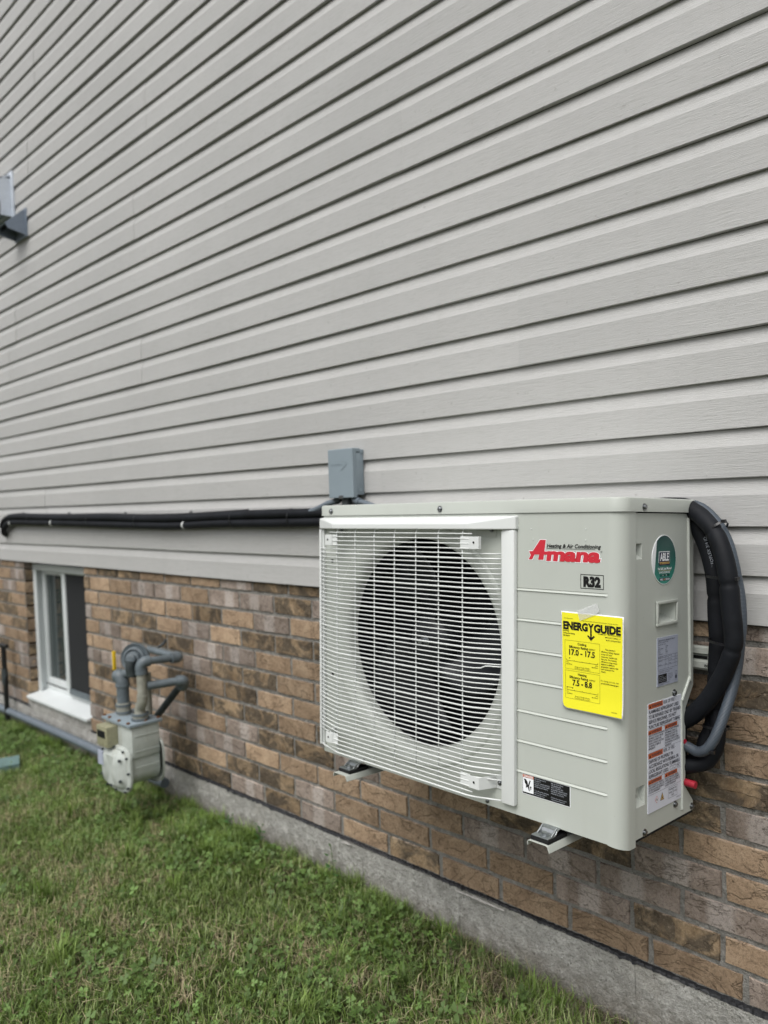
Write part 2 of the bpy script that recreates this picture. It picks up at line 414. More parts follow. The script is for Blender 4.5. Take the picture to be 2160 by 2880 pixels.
# ------------------------------------------------------------------ ground
def vnoise(x, y, sc, seed=0):
    x = x * sc; y = y * sc
    xi = np.floor(x).astype(int); yi = np.floor(y).astype(int); xf = x - xi; yf = y - yi
    def h(a, b):
        n = (a * 374761393 + b * 668265263 + seed * 974711) & 0x7fffffff
        n = ((n ^ (n >> 13)) * 1274126177) & 0x7fffffff
        return ((n ^ (n >> 16)) & 0xffff) / 65535.0
    u = xf * xf * (3 - 2 * xf); v = yf * yf * (3 - 2 * yf)
    return (h(xi, yi) * (1 - u) + h(xi + 1, yi) * u) * (1 - v) + (h(xi, yi + 1) * (1 - u) + h(xi + 1, yi + 1) * u) * v
def gz(x, y):
    x = np.asarray(x, float); y = np.asarray(y, float)
    t = np.clip((x + 1.40) / .30, 0, 1); t = t * t * (3 - 2 * t)
    near = np.clip(1 + y / 3.0, 0, 1)
    return .045 - .020 * t * near + (vnoise(x, y, 4.0, 3) - .5) * .022 * np.clip(-y * 6, 0, 1)
xs = np.concatenate([np.linspace(-70, -7, 22), np.linspace(-6.8, 1.4, 110), np.linspace(1.8, 70, 22)])
ys = np.concatenate([np.linspace(-70, -3.4, 22), np.linspace(-3.3, .30, 60)])
X, Y = np.meshgrid(xs, ys, indexing='ij'); Z = gz(X, Y)
nx, ny = X.shape
gv = np.stack([X.ravel(), Y.ravel(), Z.ravel()], 1)
gf = [(i * ny + j, (i + 1) * ny + j, (i + 1) * ny + j + 1, i * ny + j + 1) for i in range(nx - 1) for j in range(ny - 1)]
ground = from_data('ground', gv, gf, M['soil'], None, True); tag(ground, kind='structure')
gb = from_data('ground', [(-70, .30, .04), (70, .30, .04), (70, 70, .04), (-70, 70, .04)], [(0, 1, 2, 3)], M['soil']); tag(gb, kind='structure')

# ------------------------------------------------------------------ siding wall
LAP = .1016; Z0 = 1.0157; NR = 18
sid = empty('siding_wall', (-2, 0, Z0), 'greige horizontal vinyl siding covering the house wall above the brick', 'siding wall')
def siding_panel(x0, x1, row, proud):
    prof = []
    for i in range(2):
        z = i * LAP; lip = -.0020 if i == 0 else -.0004
        under = .0108
        prof += [(under, z + (.0000 if i == 0 else .0015)), (lip + .0014, z), (lip, z + .0014), (lip * .3, z + .030), (0.0, z + .0655), (.0012, z + .0685), (.0100, z + .0985)]
    prof.append((.0106, 2 * LAP - .001))
    n = max(2, int((x1 - x0) / .22)); v = []; f = []
    ph = random.random() * 9
    for k in range(n + 1):
        x = x0 + (x1 - x0) * k / n
        wob = .0007 * math.sin(x * 3.1 + ph) + .0004 * math.sin(x * 9.7 + ph * 3)
        sag = .0007 * math.sin(x * 2.3 + ph * 2)
        for y, z in prof: v.append((x, y - proud + (wob if y < .01 else 0), z + (sag if y < .004 else 0)))
    m = len(prof)
    for k in range(n):
        for j in range(m - 1): f.append((k * m + j, (k + 1) * m + j, (k + 1) * m + j + 1, k * m + j + 1))
    # cut end at the overlap
    e = len(v); v += [(x1, y - proud + .0022, z) for y, z in prof]
    for j in range(m - 1): f.append((n * m + j, e + j, e + j + 1, n * m + j + 1))
    o = from_data('siding_panel', v, f, M['siding'], sid, False, (2, 0, row * 2 * LAP))
    o.data.shade_smooth(); o.data.set_sharp_from_angle(angle=R(14))
known = {0: [-4.9, -2.95, .70], 1: [-4.2, -1.652, 1.3], 2: [-3.4, .2], 3: [-5.0, -1.141, 2.0], 4: [-3.1, -.665], 5: [-4.6, -.611, 2.2]}
for r in range(NR):
    cuts = known.get(r) or [-4.9 + ((r * 1.37) % 2.6), -1.7 + ((r * 2.11) % 2.5)]
    e = [-8.0] + sorted(cuts) + [3.2]
    for i in range(len(e) - 1):
        siding_panel(e[i] - (.02 if i else 0), e[i + 1], r, .0011 if i % 2 == 0 else 0.0)
MB().box(-8, 3.2, .014, .10, Z0 - .004, Z0 + NR * 2 * LAP).build('sheathing', M['membrane'], sid, loc=(2, 0, -Z0))
# ------------------------------------------------------------------ brick wall
bw = empty('brick_wall', (-2.6, .012, .188), 'tan and brown clay brick wall band between siding and concrete footing', 'brick wall')
def brick_mesh(kind, L, H, seed):
    rd = random.Random(seed); nx_, nz = 6, 2; D = .09
    v = []; f = []; idx = {}
    def jit(a): return rd.uniform(-a, a)
    for i in range(nx_ + 1):
        for j in range(nz + 1):
            x = -L / 2 + L * i / nx_; z = -H / 2 + H * j / nz
            edge = i in (0, nx_) or j in (0, nz)
            if i == 0: x += .002 + jit(.0010)
            if i == nx_: x -= .002 + jit(.0010)
            if j == 0: z += .0018 + jit(.0014)
            if j == nz: z -= .0018 + jit(.0012)
            y = -.0012 + jit(.0009) if not edge else jit(.0006)
            idx[i, j] = len(v); v.append((x, y, z))
    if rd.random() < .0:   # a knocked corner
        c = rd.choice([(0, 0), (nx_, 0), (0, nz), (nx_, nz)]); q = v[idx[c]]
        v[idx[c]] = (q[0] - math.copysign(.008, q[0]), q[1] + .004, q[2] - math.copysign(.007, q[2]))
    for i in range(nx_):
        for j in range(nz): f.append((idx[i, j], idx[i + 1, j], idx[i + 1, j + 1], idx[i, j + 1]))
    ring = [(i, 0) for i in range(nx_ + 1)] + [(nx_, j) for j in range(1, nz + 1)] + [(i, nz) for i in range(nx_ - 1, -1, -1)] + [(0, j) for j in range(nz - 1, 0, -1)]
    a = len(v)
    for (i, j) in ring:
        q = v[idx[i, j]]; sx = (-1 if i == 0 else (1 if i == nx_ else 0)); szz = (-1 if j == 0 else (1 if j == nz else 0))
        v.append((q[0] + sx * .0016, .0045, q[2] + szz * .0013))
    b = len(v)
    for k in range(len(ring)): q = v[a + k]; v.append((q[0], D, q[2]))
    n = len(ring)
    for k in range(n):
        i0 = idx[ring[k]]; i1 = idx[ring[(k + 1) % n]]
        f.append((i0, i1, a + (k + 1) % n, a + k)); f.append((a + k, a + (k + 1) % n, b + (k + 1) % n, b + k))
    me = bpy.data.meshes.new('brick'); me.from_pydata(v, [], f); me.update()
    bm = bmesh.new(); bm.from_mesh(me); bmesh.ops.recalc_face_normals(bm, faces=bm.faces); bm.to_mesh(me); bm.free()
    me.materials.append(M[kind]); me.shade_smooth(); me.set_sharp_from_angle(angle=R(38))
    return me
_bc = {}
def get_brick(kind, L, H):
    L = round(L, 3); H = round(H, 3); std = abs(L - .203) < .004 and abs(H - .0605) < .001
    s_ = random.randrange(9) if std else random.randrange(2)
    k = (kind, .203 if std else L, H, s_)
    if k not in _bc: _bc[k] = brick_mesh(kind, k[1], H, hash((kind, s_, int(L * 1000))) & 0xffff)
    return _bc[k]
PC, HB = .0713, .0605
WX0, WX1, WZ0 = -4.58, -3.80, .237
stuff = MB(); nb = 0
kinds = ['tan'] * 42 + ['mauve'] * 27 + ['dark'] * 31
def add_brick(x0, x1, zc, H, kind=None):
    global nb
    if x1 - x0 < .018: return
    kind = kind or random.choice(kinds)
    cx = (x0 + x1) / 2; y = .012 + random.uniform(-.0014, .0014)
    if -5.75 < cx < .22 and nb < 299:
        o = bpy.data.objects.new('brick', get_brick(kind, x1 - x0, H)); o.location = (cx + 2.6, y - .012, zc - .188)
        o.rotation_euler = (random.uniform(-.008, .008), random.uniform(-.004, .004), random.uniform(-.006, .006)); link(o, bw); nb += 1
    else: stuff.box(x0 + 2.6, x1 + 2.6, 0, .09, zc - H / 2 - .188, zc + H / 2 - .188, .002)
near = {0: 'tan -1.17,tan -.95,tan -.74,mauve -.52,mauve -2.03,dark -2.25,mauve -2.47', 1: 'tan -1.21,mauve -1.0,dark -.78,tan -.57,tan -1.85,mauve -2.06,dark -2.28,dark -2.49',
    2: 'mauve -1.3,mauve -1.09,mauve -.87,mauve -.66,tan -1.93,tan -2.15,tan -2.36,mauve -2.57', 3: 'dark -1.0,mauve -.78,tan -.57,dark -2.06,dark -2.27,mauve -2.48,tan -2.7',
    4: 'tan -.87,tan -.66,dark -1.93,tan -2.15,dark -2.36,dark -2.57', 5: 'dark -.78,mauve -.57,tan -2.06,tan -2.27,dark -2.48,tan -2.7', 6: 'dark -.66,dark -.87,tan -1.93,tan -2.15,dark -2.36,dark -2.57,mauve -2.78',
    7: 'tan -.57,dark -.78,tan -2.06,tan -2.27,mauve -2.48,mauve -2.7', 8: 'tan -.66,dark -1.93,dark -2.15,dark -2.36,tan -2.57,mauve -2.78', 9: 'dark -.57,tan -2.06,mauve -2.27,tan -2.48,dark -2.7',
    10: 'mauve -.66,dark -2.15,mauve -2.36,mauve -2.57,tan -2.78', 11: 'mauve -.57,dark -2.06,dark -2.27,mauve -2.48'}
near = {k: [(w.split()[0], float(w.split()[1])) for w in v_.split(',')] for k, v_ in near.items()}
for c in range(12):
    p, j0 = {0: (.2155, -.844), 1: (.2132, -.890)}.get(c, (.2122, -.766) if c % 2 == 0 else (.2130, -.672))
    zc = .2235 + PC * c; H = HB
    if c == 11: H = .034; zc = .978 + .017
    k0 = math.floor((-8 - j0) / p)
    n_ = math.ceil((3.2 - j0) / p)
    for k in range(k0, n_):
        a = j0 + k * p + .005; b = j0 + (k + 1) * p - .005
        if a < -7.9: continue
        segs = [(a, b)]
        if zc + H / 2 > WZ0 + .004:
            if b > WX0 and a < WX1:
                segs = []
                if a < WX0 - .02: segs.append((a, WX0))
                if b > WX1 + .02: segs.append((WX1, b))
        for (q0, q1) in segs:
            kd = next((kk for kk, xx in near.get(c, []) if abs((q0 + q1) / 2 - xx) < .035), None)
            add_brick(q0, q1, zc, H, kd)
stuff.build('brick', M['tan'], bw, loc=None)['kind'] = 'stuff'
# mortar sheets around the window opening (behind, recessed 6 mm)
mo = MB()
for (x0, x1, z0, z1) in ((-8, WX0 - .004, .186, 1.012), (WX1 + .004, 3.2, .186, 1.012), (WX0 - .004, WX1 + .004, .186, WZ0 - .002)):
    nxx = max(2, int((x1 - x0) / .02)); nzz = max(2, int((z1 - z0) / .012)); v = []; f = []
    for i in range(nxx + 1):
        for j in range(nzz + 1):
            x = x0 + (x1 - x0) * i / nxx; z = z0 + (z1 - z0) * j / nzz
            v.append((x + 2.6, .0042 + random.uniform(-.0014, .0014), z - .188))
    for i in range(nxx):
        for j in range(nzz): f.append((i * (nzz + 1) + j, (i + 1) * (nzz + 1) + j, (i + 1) * (nzz + 1) + j + 1, i * (nzz + 1) + j + 1))
    mo.add(v, f)
mo.build('mortar', M['mortar'], bw, True)
# brick reveals of the opening: side returns built from half bricks
for c in range(0, 12):
    zc = .2235 + PC * c; H = HB if c < 11 else .034
    if c == 0: continue
    if c == 11: zc = .995
    for sx, xx in ((-1, WX0 - .052), (1, WX1 + .052)):
        o = bpy.data.objects.new('brick', get_brick('dark' if c % 3 else 'tan', .100, H)); o.rotation_euler = (0, 0, R(90) * (1 if sx < 0 else -1))
        o.location = ((WX0 - .0005 if sx < 0 else WX1 + .0005) + 2.6, .058, zc - .188); link(o, bw); nb += 1
# ragged flashing between brick and footing
v = []; f = []; n = 1700
for i in range(n + 1):
    x = -8 + 11.2 * i / n
    if WX0 < x < WX1: dz = .0
    top = .1910 + random.uniform(-.002, .001); low = .1862 + random.uniform(-.0045, .0030) + .0025 * math.sin(x * 3.1) + .002 * math.sin(x * 23)
    pr = .0075 + random.uniform(-.005, .002)
    v += [(x, .016, top), (x, pr, (top + low) / 2 + .002), (x, pr * .7 - .001, low), (x, .02, low - .002)]
for i in range(n):
    xm = -8 + 11.2 * (i + .5) / n
    if WX0 + .0 < xm < WX1: continue
    for j in range(3): f.append((i * 4 + j, (i + 1) * 4 + j, (i + 1) * 4 + j + 1, i * 4 + j + 1))
fl = from_data('flashing', v, f, M['membrane'], bw, False); fl.location = (2.6, -.012, -.188)
# footing
def slab_surface(x0, x1, z0, z1, y, amp):
    nxx = max(2, int((x1 - x0) / .03)); nzz = max(2, int((z1 - z0) / .03)); v = []; f = []
    for i in range(nxx + 1):
        for j in range(nzz + 1):
            x = x0 + (x1 - x0) * i / nxx; z = z0 + (z1 - z0) * j / nzz
            g = min(abs(x - q) for q in (-3.31, -1.815, -1.417, -.879, .2, 1.0))
            v.append((x, y + random.uniform(-amp, amp) + .0025 * math.sin(x * 5 + z * 9), z))
    for i in range(nxx):
        for j in range(nzz): f.append((i * (nzz + 1) + j, (i + 1) * (nzz + 1) + j, (i + 1) * (nzz + 1) + j + 1, i * (nzz + 1) + j + 1))
    return v, f
ft = empty('concrete_footing', (-2.6, 0, 0), 'rough grey poured concrete foundation strip at the base of the brick wall', 'foundation')
seams = [-8, -5.6, -3.31, -1.815, -1.417, -.879, .2, 1.4, 3.2]
for a, b in zip(seams[:-1], seams[1:]):
    q = MB(); v, f = slab_surface(a + .0006, b - .0006, -.25, .183, .004, .0012); q.add(v, f)
    q.box(a + .0006, b - .0006, .008, .25, -.25, .181)
    q.build('concrete_section', M['foundation'], ft, False, (2.6, 0, 0))
q = MB(); v, f = slab_surface(WX0 - .03, WX1 + .005, .182, WZ0 - .001, .012, .0012); q.add(v, f); q.box(WX0 - .03, WX1 + .005, .016, .25, .17, WZ0 - .002)
q.build('concrete_upstand', M['foundation'], ft, False, (2.6, 0, 0))
# white mortar drips seen on the joint at the base
q = MB()
for (a, b) in ((-1.42, -1.25), (-1.9, -1.86)):
    n = 12; vv = []; ff = []
    for i in range(n + 1):
        x = a + (b - a) * i / n; w = .004 * math.sin(math.pi * i / n) + .001
        vv += [(x, -.009, .185 + .0 + w * .5 + random.uniform(-.001, .001)), (x, -.011, .183), (x, -.008, .182 - w)]
    for i in range(n):
        for j in range(2): ff.append((i * 3 + j, (i + 1) * 3 + j, (i + 1) * 3 + j + 1, i * 3 + j + 1))
    q.add(vv, ff)
q.build('mortar_drip', plain('pale_mortar', (.42, .40, .38), .8, 0, .2, 90), bw, loc=(2.6, -.012, -.188))

# ------------------------------------------------------------------ basement window
wn = empty('basement_window', (WX0, .058, WZ0), 'white vinyl sliding basement window set in the brick beside the gas meter', 'window')
def wbox(name, mat, x0, x1, y0, y1, z0, z1, bev=.002, parent=wn):
    return MB().box(x0 - WX0, x1 - WX0, y0 - .058, y1 - .058, z0 - WZ0, z1 - WZ0, bev).build(name, M[mat], parent, auto=40, smooth=True)
ZT = 1.0
fr = MB()
for (x0, x1, y0, y1, z0, z1) in ((WX0 + .001, WX0 + .040, .058, .070, WZ0 + .028, ZT), (WX0 + .001, WX0 + .022, .070, .160, WZ0 + .028, ZT), (WX1 - .040, WX1 - .001, .058, .070, WZ0 + .028, ZT), (WX1 - .022, WX1 - .001, .070, .160, WZ0 + .028, ZT), (WX0 + .040, WX1 - .040, .058, .070, ZT - .035, ZT - .001), (WX0 + .022, WX1 - .022, .070, .160, ZT - .022, ZT - .001)):
    fr.box(x0 - WX0, x1 - WX0, y0 - .058, y1 - .058, z0 - WZ0, z1 - WZ0, .0015)
fr.build('frame', M['vinyl_white'], wn, True, auto=40)
sill = MB().prism([(-.010 - .058, .0), (-.010 - .058, .011), (.150 - .058, .050), (.150 - .058, .0)], 'x', -.004, WX1 - WX0 - .001)
MB().box(.0, WX1 - WX0, .040, .10, .030, .075, .002).build('sill_track', M['vinyl_white'], wn)
sill.build('sill', M['vinyl_white'], wn)
s1 = MB()
for (x0, x1, z0, z1) in ((WX0 + .022, WX0 + .060, .300, ZT - .022), (-4.245, -4.205, .300, ZT - .022), (WX0 + .060, -4.245, .300, .345), (WX0 + .060, -4.245, ZT - .062, ZT - .022)):
    s1.box(x0 - WX0, x1 - WX0, .098 - .058, .128 - .058, z0 - WZ0, z1 - WZ0, .002)
sash = s1.build('fixed_sash', M['vinyl_white'], wn, True, auto=40)
wbox('pane', 'glass', WX0 + .060, -4.245, .112, .116, .345, ZT - .062, 0, sash)
wbox('screen_rail', 'pipe', -4.192, WX1 - .022, .074, .094, .300, .330)
s2 = MB()
for (x0, x1, z0, z1) in ((-4.232, -4.192, .300, ZT - .022), (-4.192, WX1 - .022, ZT - .045, ZT - .022)):
    s2.box(x0 - WX0, x1 - WX0, .076 - .058, .094 - .058, z0 - WZ0, z1 - WZ0, .002)
sc = s2.build('screen_frame', M['vinyl_white'], wn, True, auto=40)
wbox('insect_screen', 'screen', -4.192, WX1 - .022, .084, .086, .330, ZT - .045, 0, sc)
wbox('pane', 'glass', -4.20, WX1 - .022, .112, .116, .345, ZT - .022, 0)
MB().box(0, WX1 - WX0, .12, .13, 0, ZT - WZ0).build('backing', M['black_in'], wn)
# a pale roller blind behind the left pane
cb = MB()
for i in range(6): cb.box(.062 + i * .010, .068 + i * .010, .066, .070, .16, .70)
cb.build('curtain', plain('curtain_cloth', (.28, .33, .33), .8, 0, .2, 30), wn)

# ------------------------------------------------------------------ heat pump outdoor unit
MU = Matrix(((.9994726, .0324574, -.0010466, -.7094127), (-.0323795, .9984989, .0441764, -.3595647), (.0024789, -.0441192, .9990232, .6347946), (0, 0, 0, 1)))
hp = empty('heat_pump_unit', label='grey green outdoor heat pump unit with white wire fan guard bracketed on the wall', cat='heat pump')
hp.matrix_world = MU
UW, UH, UD = .891, .628, .290
FC = (-.543, .326)
# front panel with fan bellmouth, grooves and rounded corner
v = []; f = []
def gv_(x, y, z): v.append((x, y, z)); return len(v) - 1
x0, x1, z0, z1 = -.875, -.249, .0, UH
N = 144; prof = [(.292, 0), (.2885, -.0022), (.284, -.0030), (.279, -.0015), (.274, .0), (.264, .0025), (.255, .0075), (.2485, .015), (.246, .024), (.246, .040)]
rings = []
def sqpt(a):
    c, s_ = math.cos(a), math.sin(a)
    t = min(((x1 if c > 0 else x0) - FC[0]) / c if abs(c) > 1e-9 else 9, ((z1 if s_ > 0 else z0) - FC[1]) / s_ if abs(s_) > 1e-9 else 9)
    return FC[0] + t * c, FC[1] + t * s_
angs = sorted([2 * math.pi * i / N for i in range(N)] + [math.atan2(z - FC[1], x - FC[0]) % (2 * math.pi) for x in (x0, x1) for z in (z0, z1)])
rings.append([gv_(*(lambda p: (p[0], 0, p[1]))(sqpt(a))) for a in angs])
for r_, y_ in prof: rings.append([gv_(FC[0] + r_ * math.cos(a), y_, FC[1] + r_ * math.sin(a)) for a in angs])
n = len(angs)
for A, B in zip(rings[:-1], rings[1:]):
    for i in range(n): f.append((A[i], A[(i + 1) % n], B[(i + 1) % n], B[i]))
# right part grid with pressed grooves
gx = [-.249, -.2455, -.0335, -.0305]
arc = [(-.030 + .030 * math.sin(t), .030 - .030 * math.cos(t)) for t in [R(9 * k) for k in range(0, 11)]]
cols = [(x, 0.0) for x in gx] + arc + [(0.0, .0500), (-.0008, .0508), (-.0060, .0510)]
gzs = [(.4732 - .0629 * k) for k in range(7)]
rows = [0.0]
for g_ in sorted(gzs): rows += [g_ - .0056, g_ - .0040, g_ - .0002, g_ + .0005, g_ + .0012]
rows.append(UH)
dep = {0: 0, 1: -.0023, 2: .0012, 3: .0012, 4: 0}
G = {}
for i, (x, y) in enumerate(cols):
    for j, z in enumerate(rows):
        d = 0
        if 0 < j < len(rows) - 1 and 0 < i < 3: d = dep[(j - 1) % 5]
        if j == 0 and i >= 4: z = -.0105 * min(1.0, (i - 3) / 11)
        G[i, j] = gv_(x, y + d, z)
for i in range(len(cols) - 1):
    for j in range(len(rows) - 1): f.append((G[i, j], G[i + 1, j], G[i + 1, j + 1], G[i, j + 1]))
# left corner wrap
larc = [(-.875 - .016 * math.sin(t), .016 - .016 * math.cos(t)) for t in [R(15 * k) for k in range(0, 7)]] + [(-UW, .0505)]
L_ = [[gv_(x, y, 0), gv_(x, y, UH)] for x, y in larc]
for a, b in zip(L_[:-1], L_[1:]): f.append((a[0], a[1], b[1], b[0]))
# bottom hem
hem = [(x, y) for x, y in reversed(larc)] + [(-.249, 0)] + cols[1:]
hz_ = [0.0] * (len(larc) + 1) + [(-.0105 * min(1.0, (i - 3) / 11) if i >= 4 else 0.0) for i in range(1, len(cols))]
H0 = [gv_(x, y, hz_[i]) for i, (x, y) in enumerate(hem)]; H1 = [gv_(min(max(x, -UW + .012), -.012), max(y, .012), 0.0005 + hz_[i]) for i, (x, y) in enumerate(hem)]
for i in range(len(hem) - 1): f.append((H0[i], H0[i + 1], H1[i + 1], H1[i]))
fp = from_data('front_panel', v, f, M['paint'], hp, True); fp.data.set_sharp_from_angle(angle=R(32))
for p_ in fp.data.polygons:
    if -.2495 < p_.center.x < -.0300 and p_.center.z > .001: p_.use_smooth = False
# side panel
yc = [.0540, .0765, .0885, .1326, .2118, .2570, .2920]; zc_ = [.001, .0204, .0570, .0617, .1009, .2216, .2656, .4075, .4487, .5377, .5681, .6265]
SX = -.0022; q = MB()
for i in range(6):
    for j in range(11):
        ya, yb, za, zb = yc[i], yc[i + 1], zc_[j], zc_[j + 1]
        if i == 3 and j == 7: continue
        if (i == 0 and j == 9) or (i in (0, 1) and j == 3): continue
        if i == 5:
            if j in (2, 3, 4): continue
            if j == 1: q.add([(SX, ya, za), (SX, yb, za), (SX, ya, zb)], [(0, 1, 2)]); continue
            if j == 5: q.add([(SX, ya, za), (SX, yb, zb), (SX, ya, zb)], [(0, 1, 2)]); continue
        q.add([(SX, ya, za), (SX, yb, za), (SX, yb, zb), (SX, ya, zb)], [(0, 1, 2, 3)])
def cavity(q, ya, yb, za, zb, d, sy, sz0, sz1):
    a = [(SX, ya, za), (SX, yb, za), (SX, yb, zb), (SX, ya, zb)]
    b = [(SX - d, ya + (0 if sy < 0 else sy), za + sz0), (SX - d, yb - abs(sy), za + sz0), (SX - d, yb - abs(sy), zb - sz1), (SX - d, ya + (0 if sy < 0 else sy), zb - sz1)]
    q.add(a + b, [(4, 5, 6, 7), (0, 1, 5, 4), (1, 2, 6, 5), (2, 3, 7, 6), (3, 0, 4, 7)])
cavity(q, .0540, .0765, .5377, .5681, .010, -.004, .010, .003)
cavity(q, .0540, .0885, .0617, .1009, .010, -.004, .012, .003)
cavity(q, .1326, .2118, .4075, .4487, .026, .008, .016, .004)
# back and notch returns
q.add([(SX, .2920, .001), (SX - .03, .2920, .001), (SX - .03, .2920, .0204), (SX, .2920, .0204)], [(0, 1, 2, 3)])
q.add([(SX, .2570, .057), (SX - .012, .2570, .057), (SX - .012, .2570, .2216), (SX, .2570, .2216)], [(0, 1, 2, 3)])
sp = q.build('side_panel', M['paint'], hp)
bm = bmesh.new(); bm.from_mesh(sp.data); bmesh.ops.remove_doubles(bm, verts=bm.verts, dist=1e-5); bmesh.ops.recalc_face_normals(bm, faces=bm.faces); bm.to_mesh(sp.data); bm.free()
tube('pressed_rib', [(-.002, .2655, .602), (-.0015, .2660, .596), (-.0015, .2748, .300), (-.0015, .2735, .284), (-.0015, .2390, .240), (-.0015, .2362, .226), (-.0015, .2405, .030), (-.002, .2407, .022)], .0036, M['paint'], sp, 10, 4)
hr = MB(); a, b, c_, d_ = .1286, .2158, .4035, .4527; t = .006
for (ya, yb, za, zb) in ((a, b, c_, c_ + t), (a, b, d_ - t, d_), (a, a + t, c_ + t, d_ - t), (b - t, b, c_ + t, d_ - t)): hr.box(-.001, .0032, ya, yb, za, zb, .0013)
hr.build('hand_grip', M['paint'], sp, True, auto=40)
# cover
def cover_ring(z, ins, rc=.030, rl=.014):
    o = []
    xr, xl, yf, yb = .003 - ins, -UW - .0025 + ins, -.003 + ins, UD + .003 - ins
    for (cx, cy, r_, a0) in ((xr - rc, yf + rc, rc, -90), (xr - .006, yb - .006, .006, 0), (xl + .006, yb - .006, .006, 90), (xl + rl, yf + rl, rl, 180)):
        for k in range(9):
            a_ = R(a0 + 90 * k / 8); o.append((cx + r_ * math.cos(a_), cy + r_ * math.sin(a_), z))
    return o
cr = [cover_ring(.6295, .004), cover_ring(.6288, 0.0), cover_ring(.652, 0), cover_ring(.6548, .0009), cover_ring(.6562, .0035), cover_ring(.6565, .010)]
m = len(cr[0]); v = [p for r_ in cr for p in r_]; f = [tuple(range((len(cr) - 1) * m, len(cr) * m))]
for j in range(len(cr) - 1):
    for i in range(m): f.append((j * m + i, j * m + (i + 1) % m, (j + 1) * m + (i + 1) % m, (j + 1) * m + i))
from_data('top_cover', v, f, M['paint'], hp, True).data.set_sharp_from_angle(angle=R(35))
# inner body, coil, base
q = MB(); q.box(-UW + .002, -.014, .262, UD - .001, .004, UH - .001)
q.box(-.20, -.014, .0525, .262, .004, .012)
q.build('rear_coil', M['black_in'], hp)
MB().box(-UW + .0005, -UW + .004, .0525, UD, .002, UH - .001).build('left_panel', M['paint'], hp)
q = MB(); q.box(-UW + .001, -.004, .014, UD + .004, -.006, .0005, .002); q.build('base_pan', M['rubber'], hp)
q = MB(); q.box(-.040, -.036, .0525, .255, .003, UH - .002); q.build('inner_wall', M['rubber'], hp)  # coloured black to put shade into the gap beside the side panel
q = MB(); q.lathe((FC[0], .0395, FC[1]), (0, 1, 0), [(.247, 0), (.252, .08), (.252, .13), (.0, .13)], 64); q.build('fan_housing', M['black_in'], hp, True, auto=50)
# fan
fan = MB(); fan.lathe((FC[0], .060, FC[1]), (0, 1, 0), [(.0, -.022), (.022, -.022), (.045, -.018), (.062, -.004), (.066, .050)], 40)
hub = fan.build('fan_hub', M['blade'], hp, True, auto=50)
def blade_mesh():
    v = []; f = []; nr, na = 8, 8
    for i in range(nr + 1):
        r_ = .060 + (.232 - .060) * i / nr; sweep = R(38) * (i / nr) ** 1.3; ch = R(62 + 12 * i / nr) * (1 - .25 * (i / nr) ** 4)
        for j in range(na + 1):
            a_ = sweep + ch * (j / na - .5) * 1.0
            y_ = .030 + .055 * (j / na - .5) * 1.3 + .012 * math.sin(math.pi * j / na)
            v.append((r_ * math.cos(a_), y_, r_ * math.sin(a_)))
    for i in range(nr):
        for j in range(na): k = i * (na + 1) + j; f.append((k, k + 1, k + na + 2, k + na + 1))
    return v, f
bv, bf = blade_mesh()
b0 = from_data('fan_blade', bv, bf, M['blade'], hp, True); b0.location = (FC[0], .046, FC[1]); b0.rotation_euler = (0, R(28), 0)
sm = b0.modifiers.new('thick', 'SOLIDIFY'); sm.thickness = .003
for k in (1, 2):
    o = b0.copy(); link(o); o.parent = hp; o.rotation_euler = (0, R(28 + 120 * k), 0)
q = MB(); q.cyl((FC[0], .020, FC[1]), (FC[0], .040, FC[1]), .0075, n=6); q.lathe((FC[0], .0355, FC[1]), (0, 1, 0), [(.0, 0), (.013, 0), (.014, .002)], 24)
q.build('fan_nut', M['steel'], hp)
# screws
def screw(p, ax, parent=hp, r_=.0048):
    p = Vector(p); ax = Vector(ax)
    q = MB(); q.lathe(p, ax, [(r_ * 1.55, 0), (r_ * 1.55, .0009), (r_, .0010), (r_, .0040), (r_ * .8, .0048), (.0, .0050)], 12)
    return q.build('screw', M['steel_dk'], parent, True, auto=35)
for p in ((.0758, .638), (.270, .6375)): screw((.0030, p[0], p[1]), (1, 0, 0))
for p in ((.2068, .2612), (.2120, .0318), (.2855, .0096), (.0874, .0074)): screw((SX, p[0], p[1]), (1, 0, 0))
for p in ((.0565, .555), (.0565, .083)): screw((SX - .0085, p[0] + .003, p[1]), (1, 0, 0))
screw((-.4554, -.003, .6402), (0, -1, 0)); screw((-.845, -.003, .6402), (0, -1, 0))
for x in (-.72, -.32): screw((x, 0, .0085), (0, -1, 0), r_=.003)
for (x, z) in ((-.0775, .596), (-.205, .596), (-.2, .5745), (-.0775, .5745)): MB().cyl((x, .0002, z), (x, -.0012, z), .0011, n=8).build('dimple', M['paint_white'], hp)
# wire guard ------------------------------------------------------
PY = -.038
hood = MB()
HL, HR_, hl, hr_ = -.8865, -.2375, -.795, -.340
zt, zb, zf = .6235, .5945, .6075
vv = [(HL, .0, zt), (HR_, .0, zt), (hr_, PY - .004, zf), (hl, PY - .004, zf), (HL, -.010, .6215), (HR_, -.010, .6215),
      (HL, -.010, zb), (HR_, -.010, zb), (hl, PY - .004, zb), (hr_, PY - .004, zb), (HL, .0, zb), (HR_, .0, zb)]
hood.add(vv, [(0, 4, 5, 1), (4, 3, 2, 5), (4, 6, 8, 3), (3, 8, 9, 2), (2, 9, 7, 5), (0, 10, 6, 4), (1, 5, 7, 11), (10, 11, 7, 9, 8, 6)])
guard = hood.build('wire_guard', M['paint_white'], hp)
b_ = guard.modifiers.new('b', 'BEVEL'); b_.width = .0022; b_.segments = 2; b_.limit_method = 'ANGLE'; b_.angle_limit = R(25)
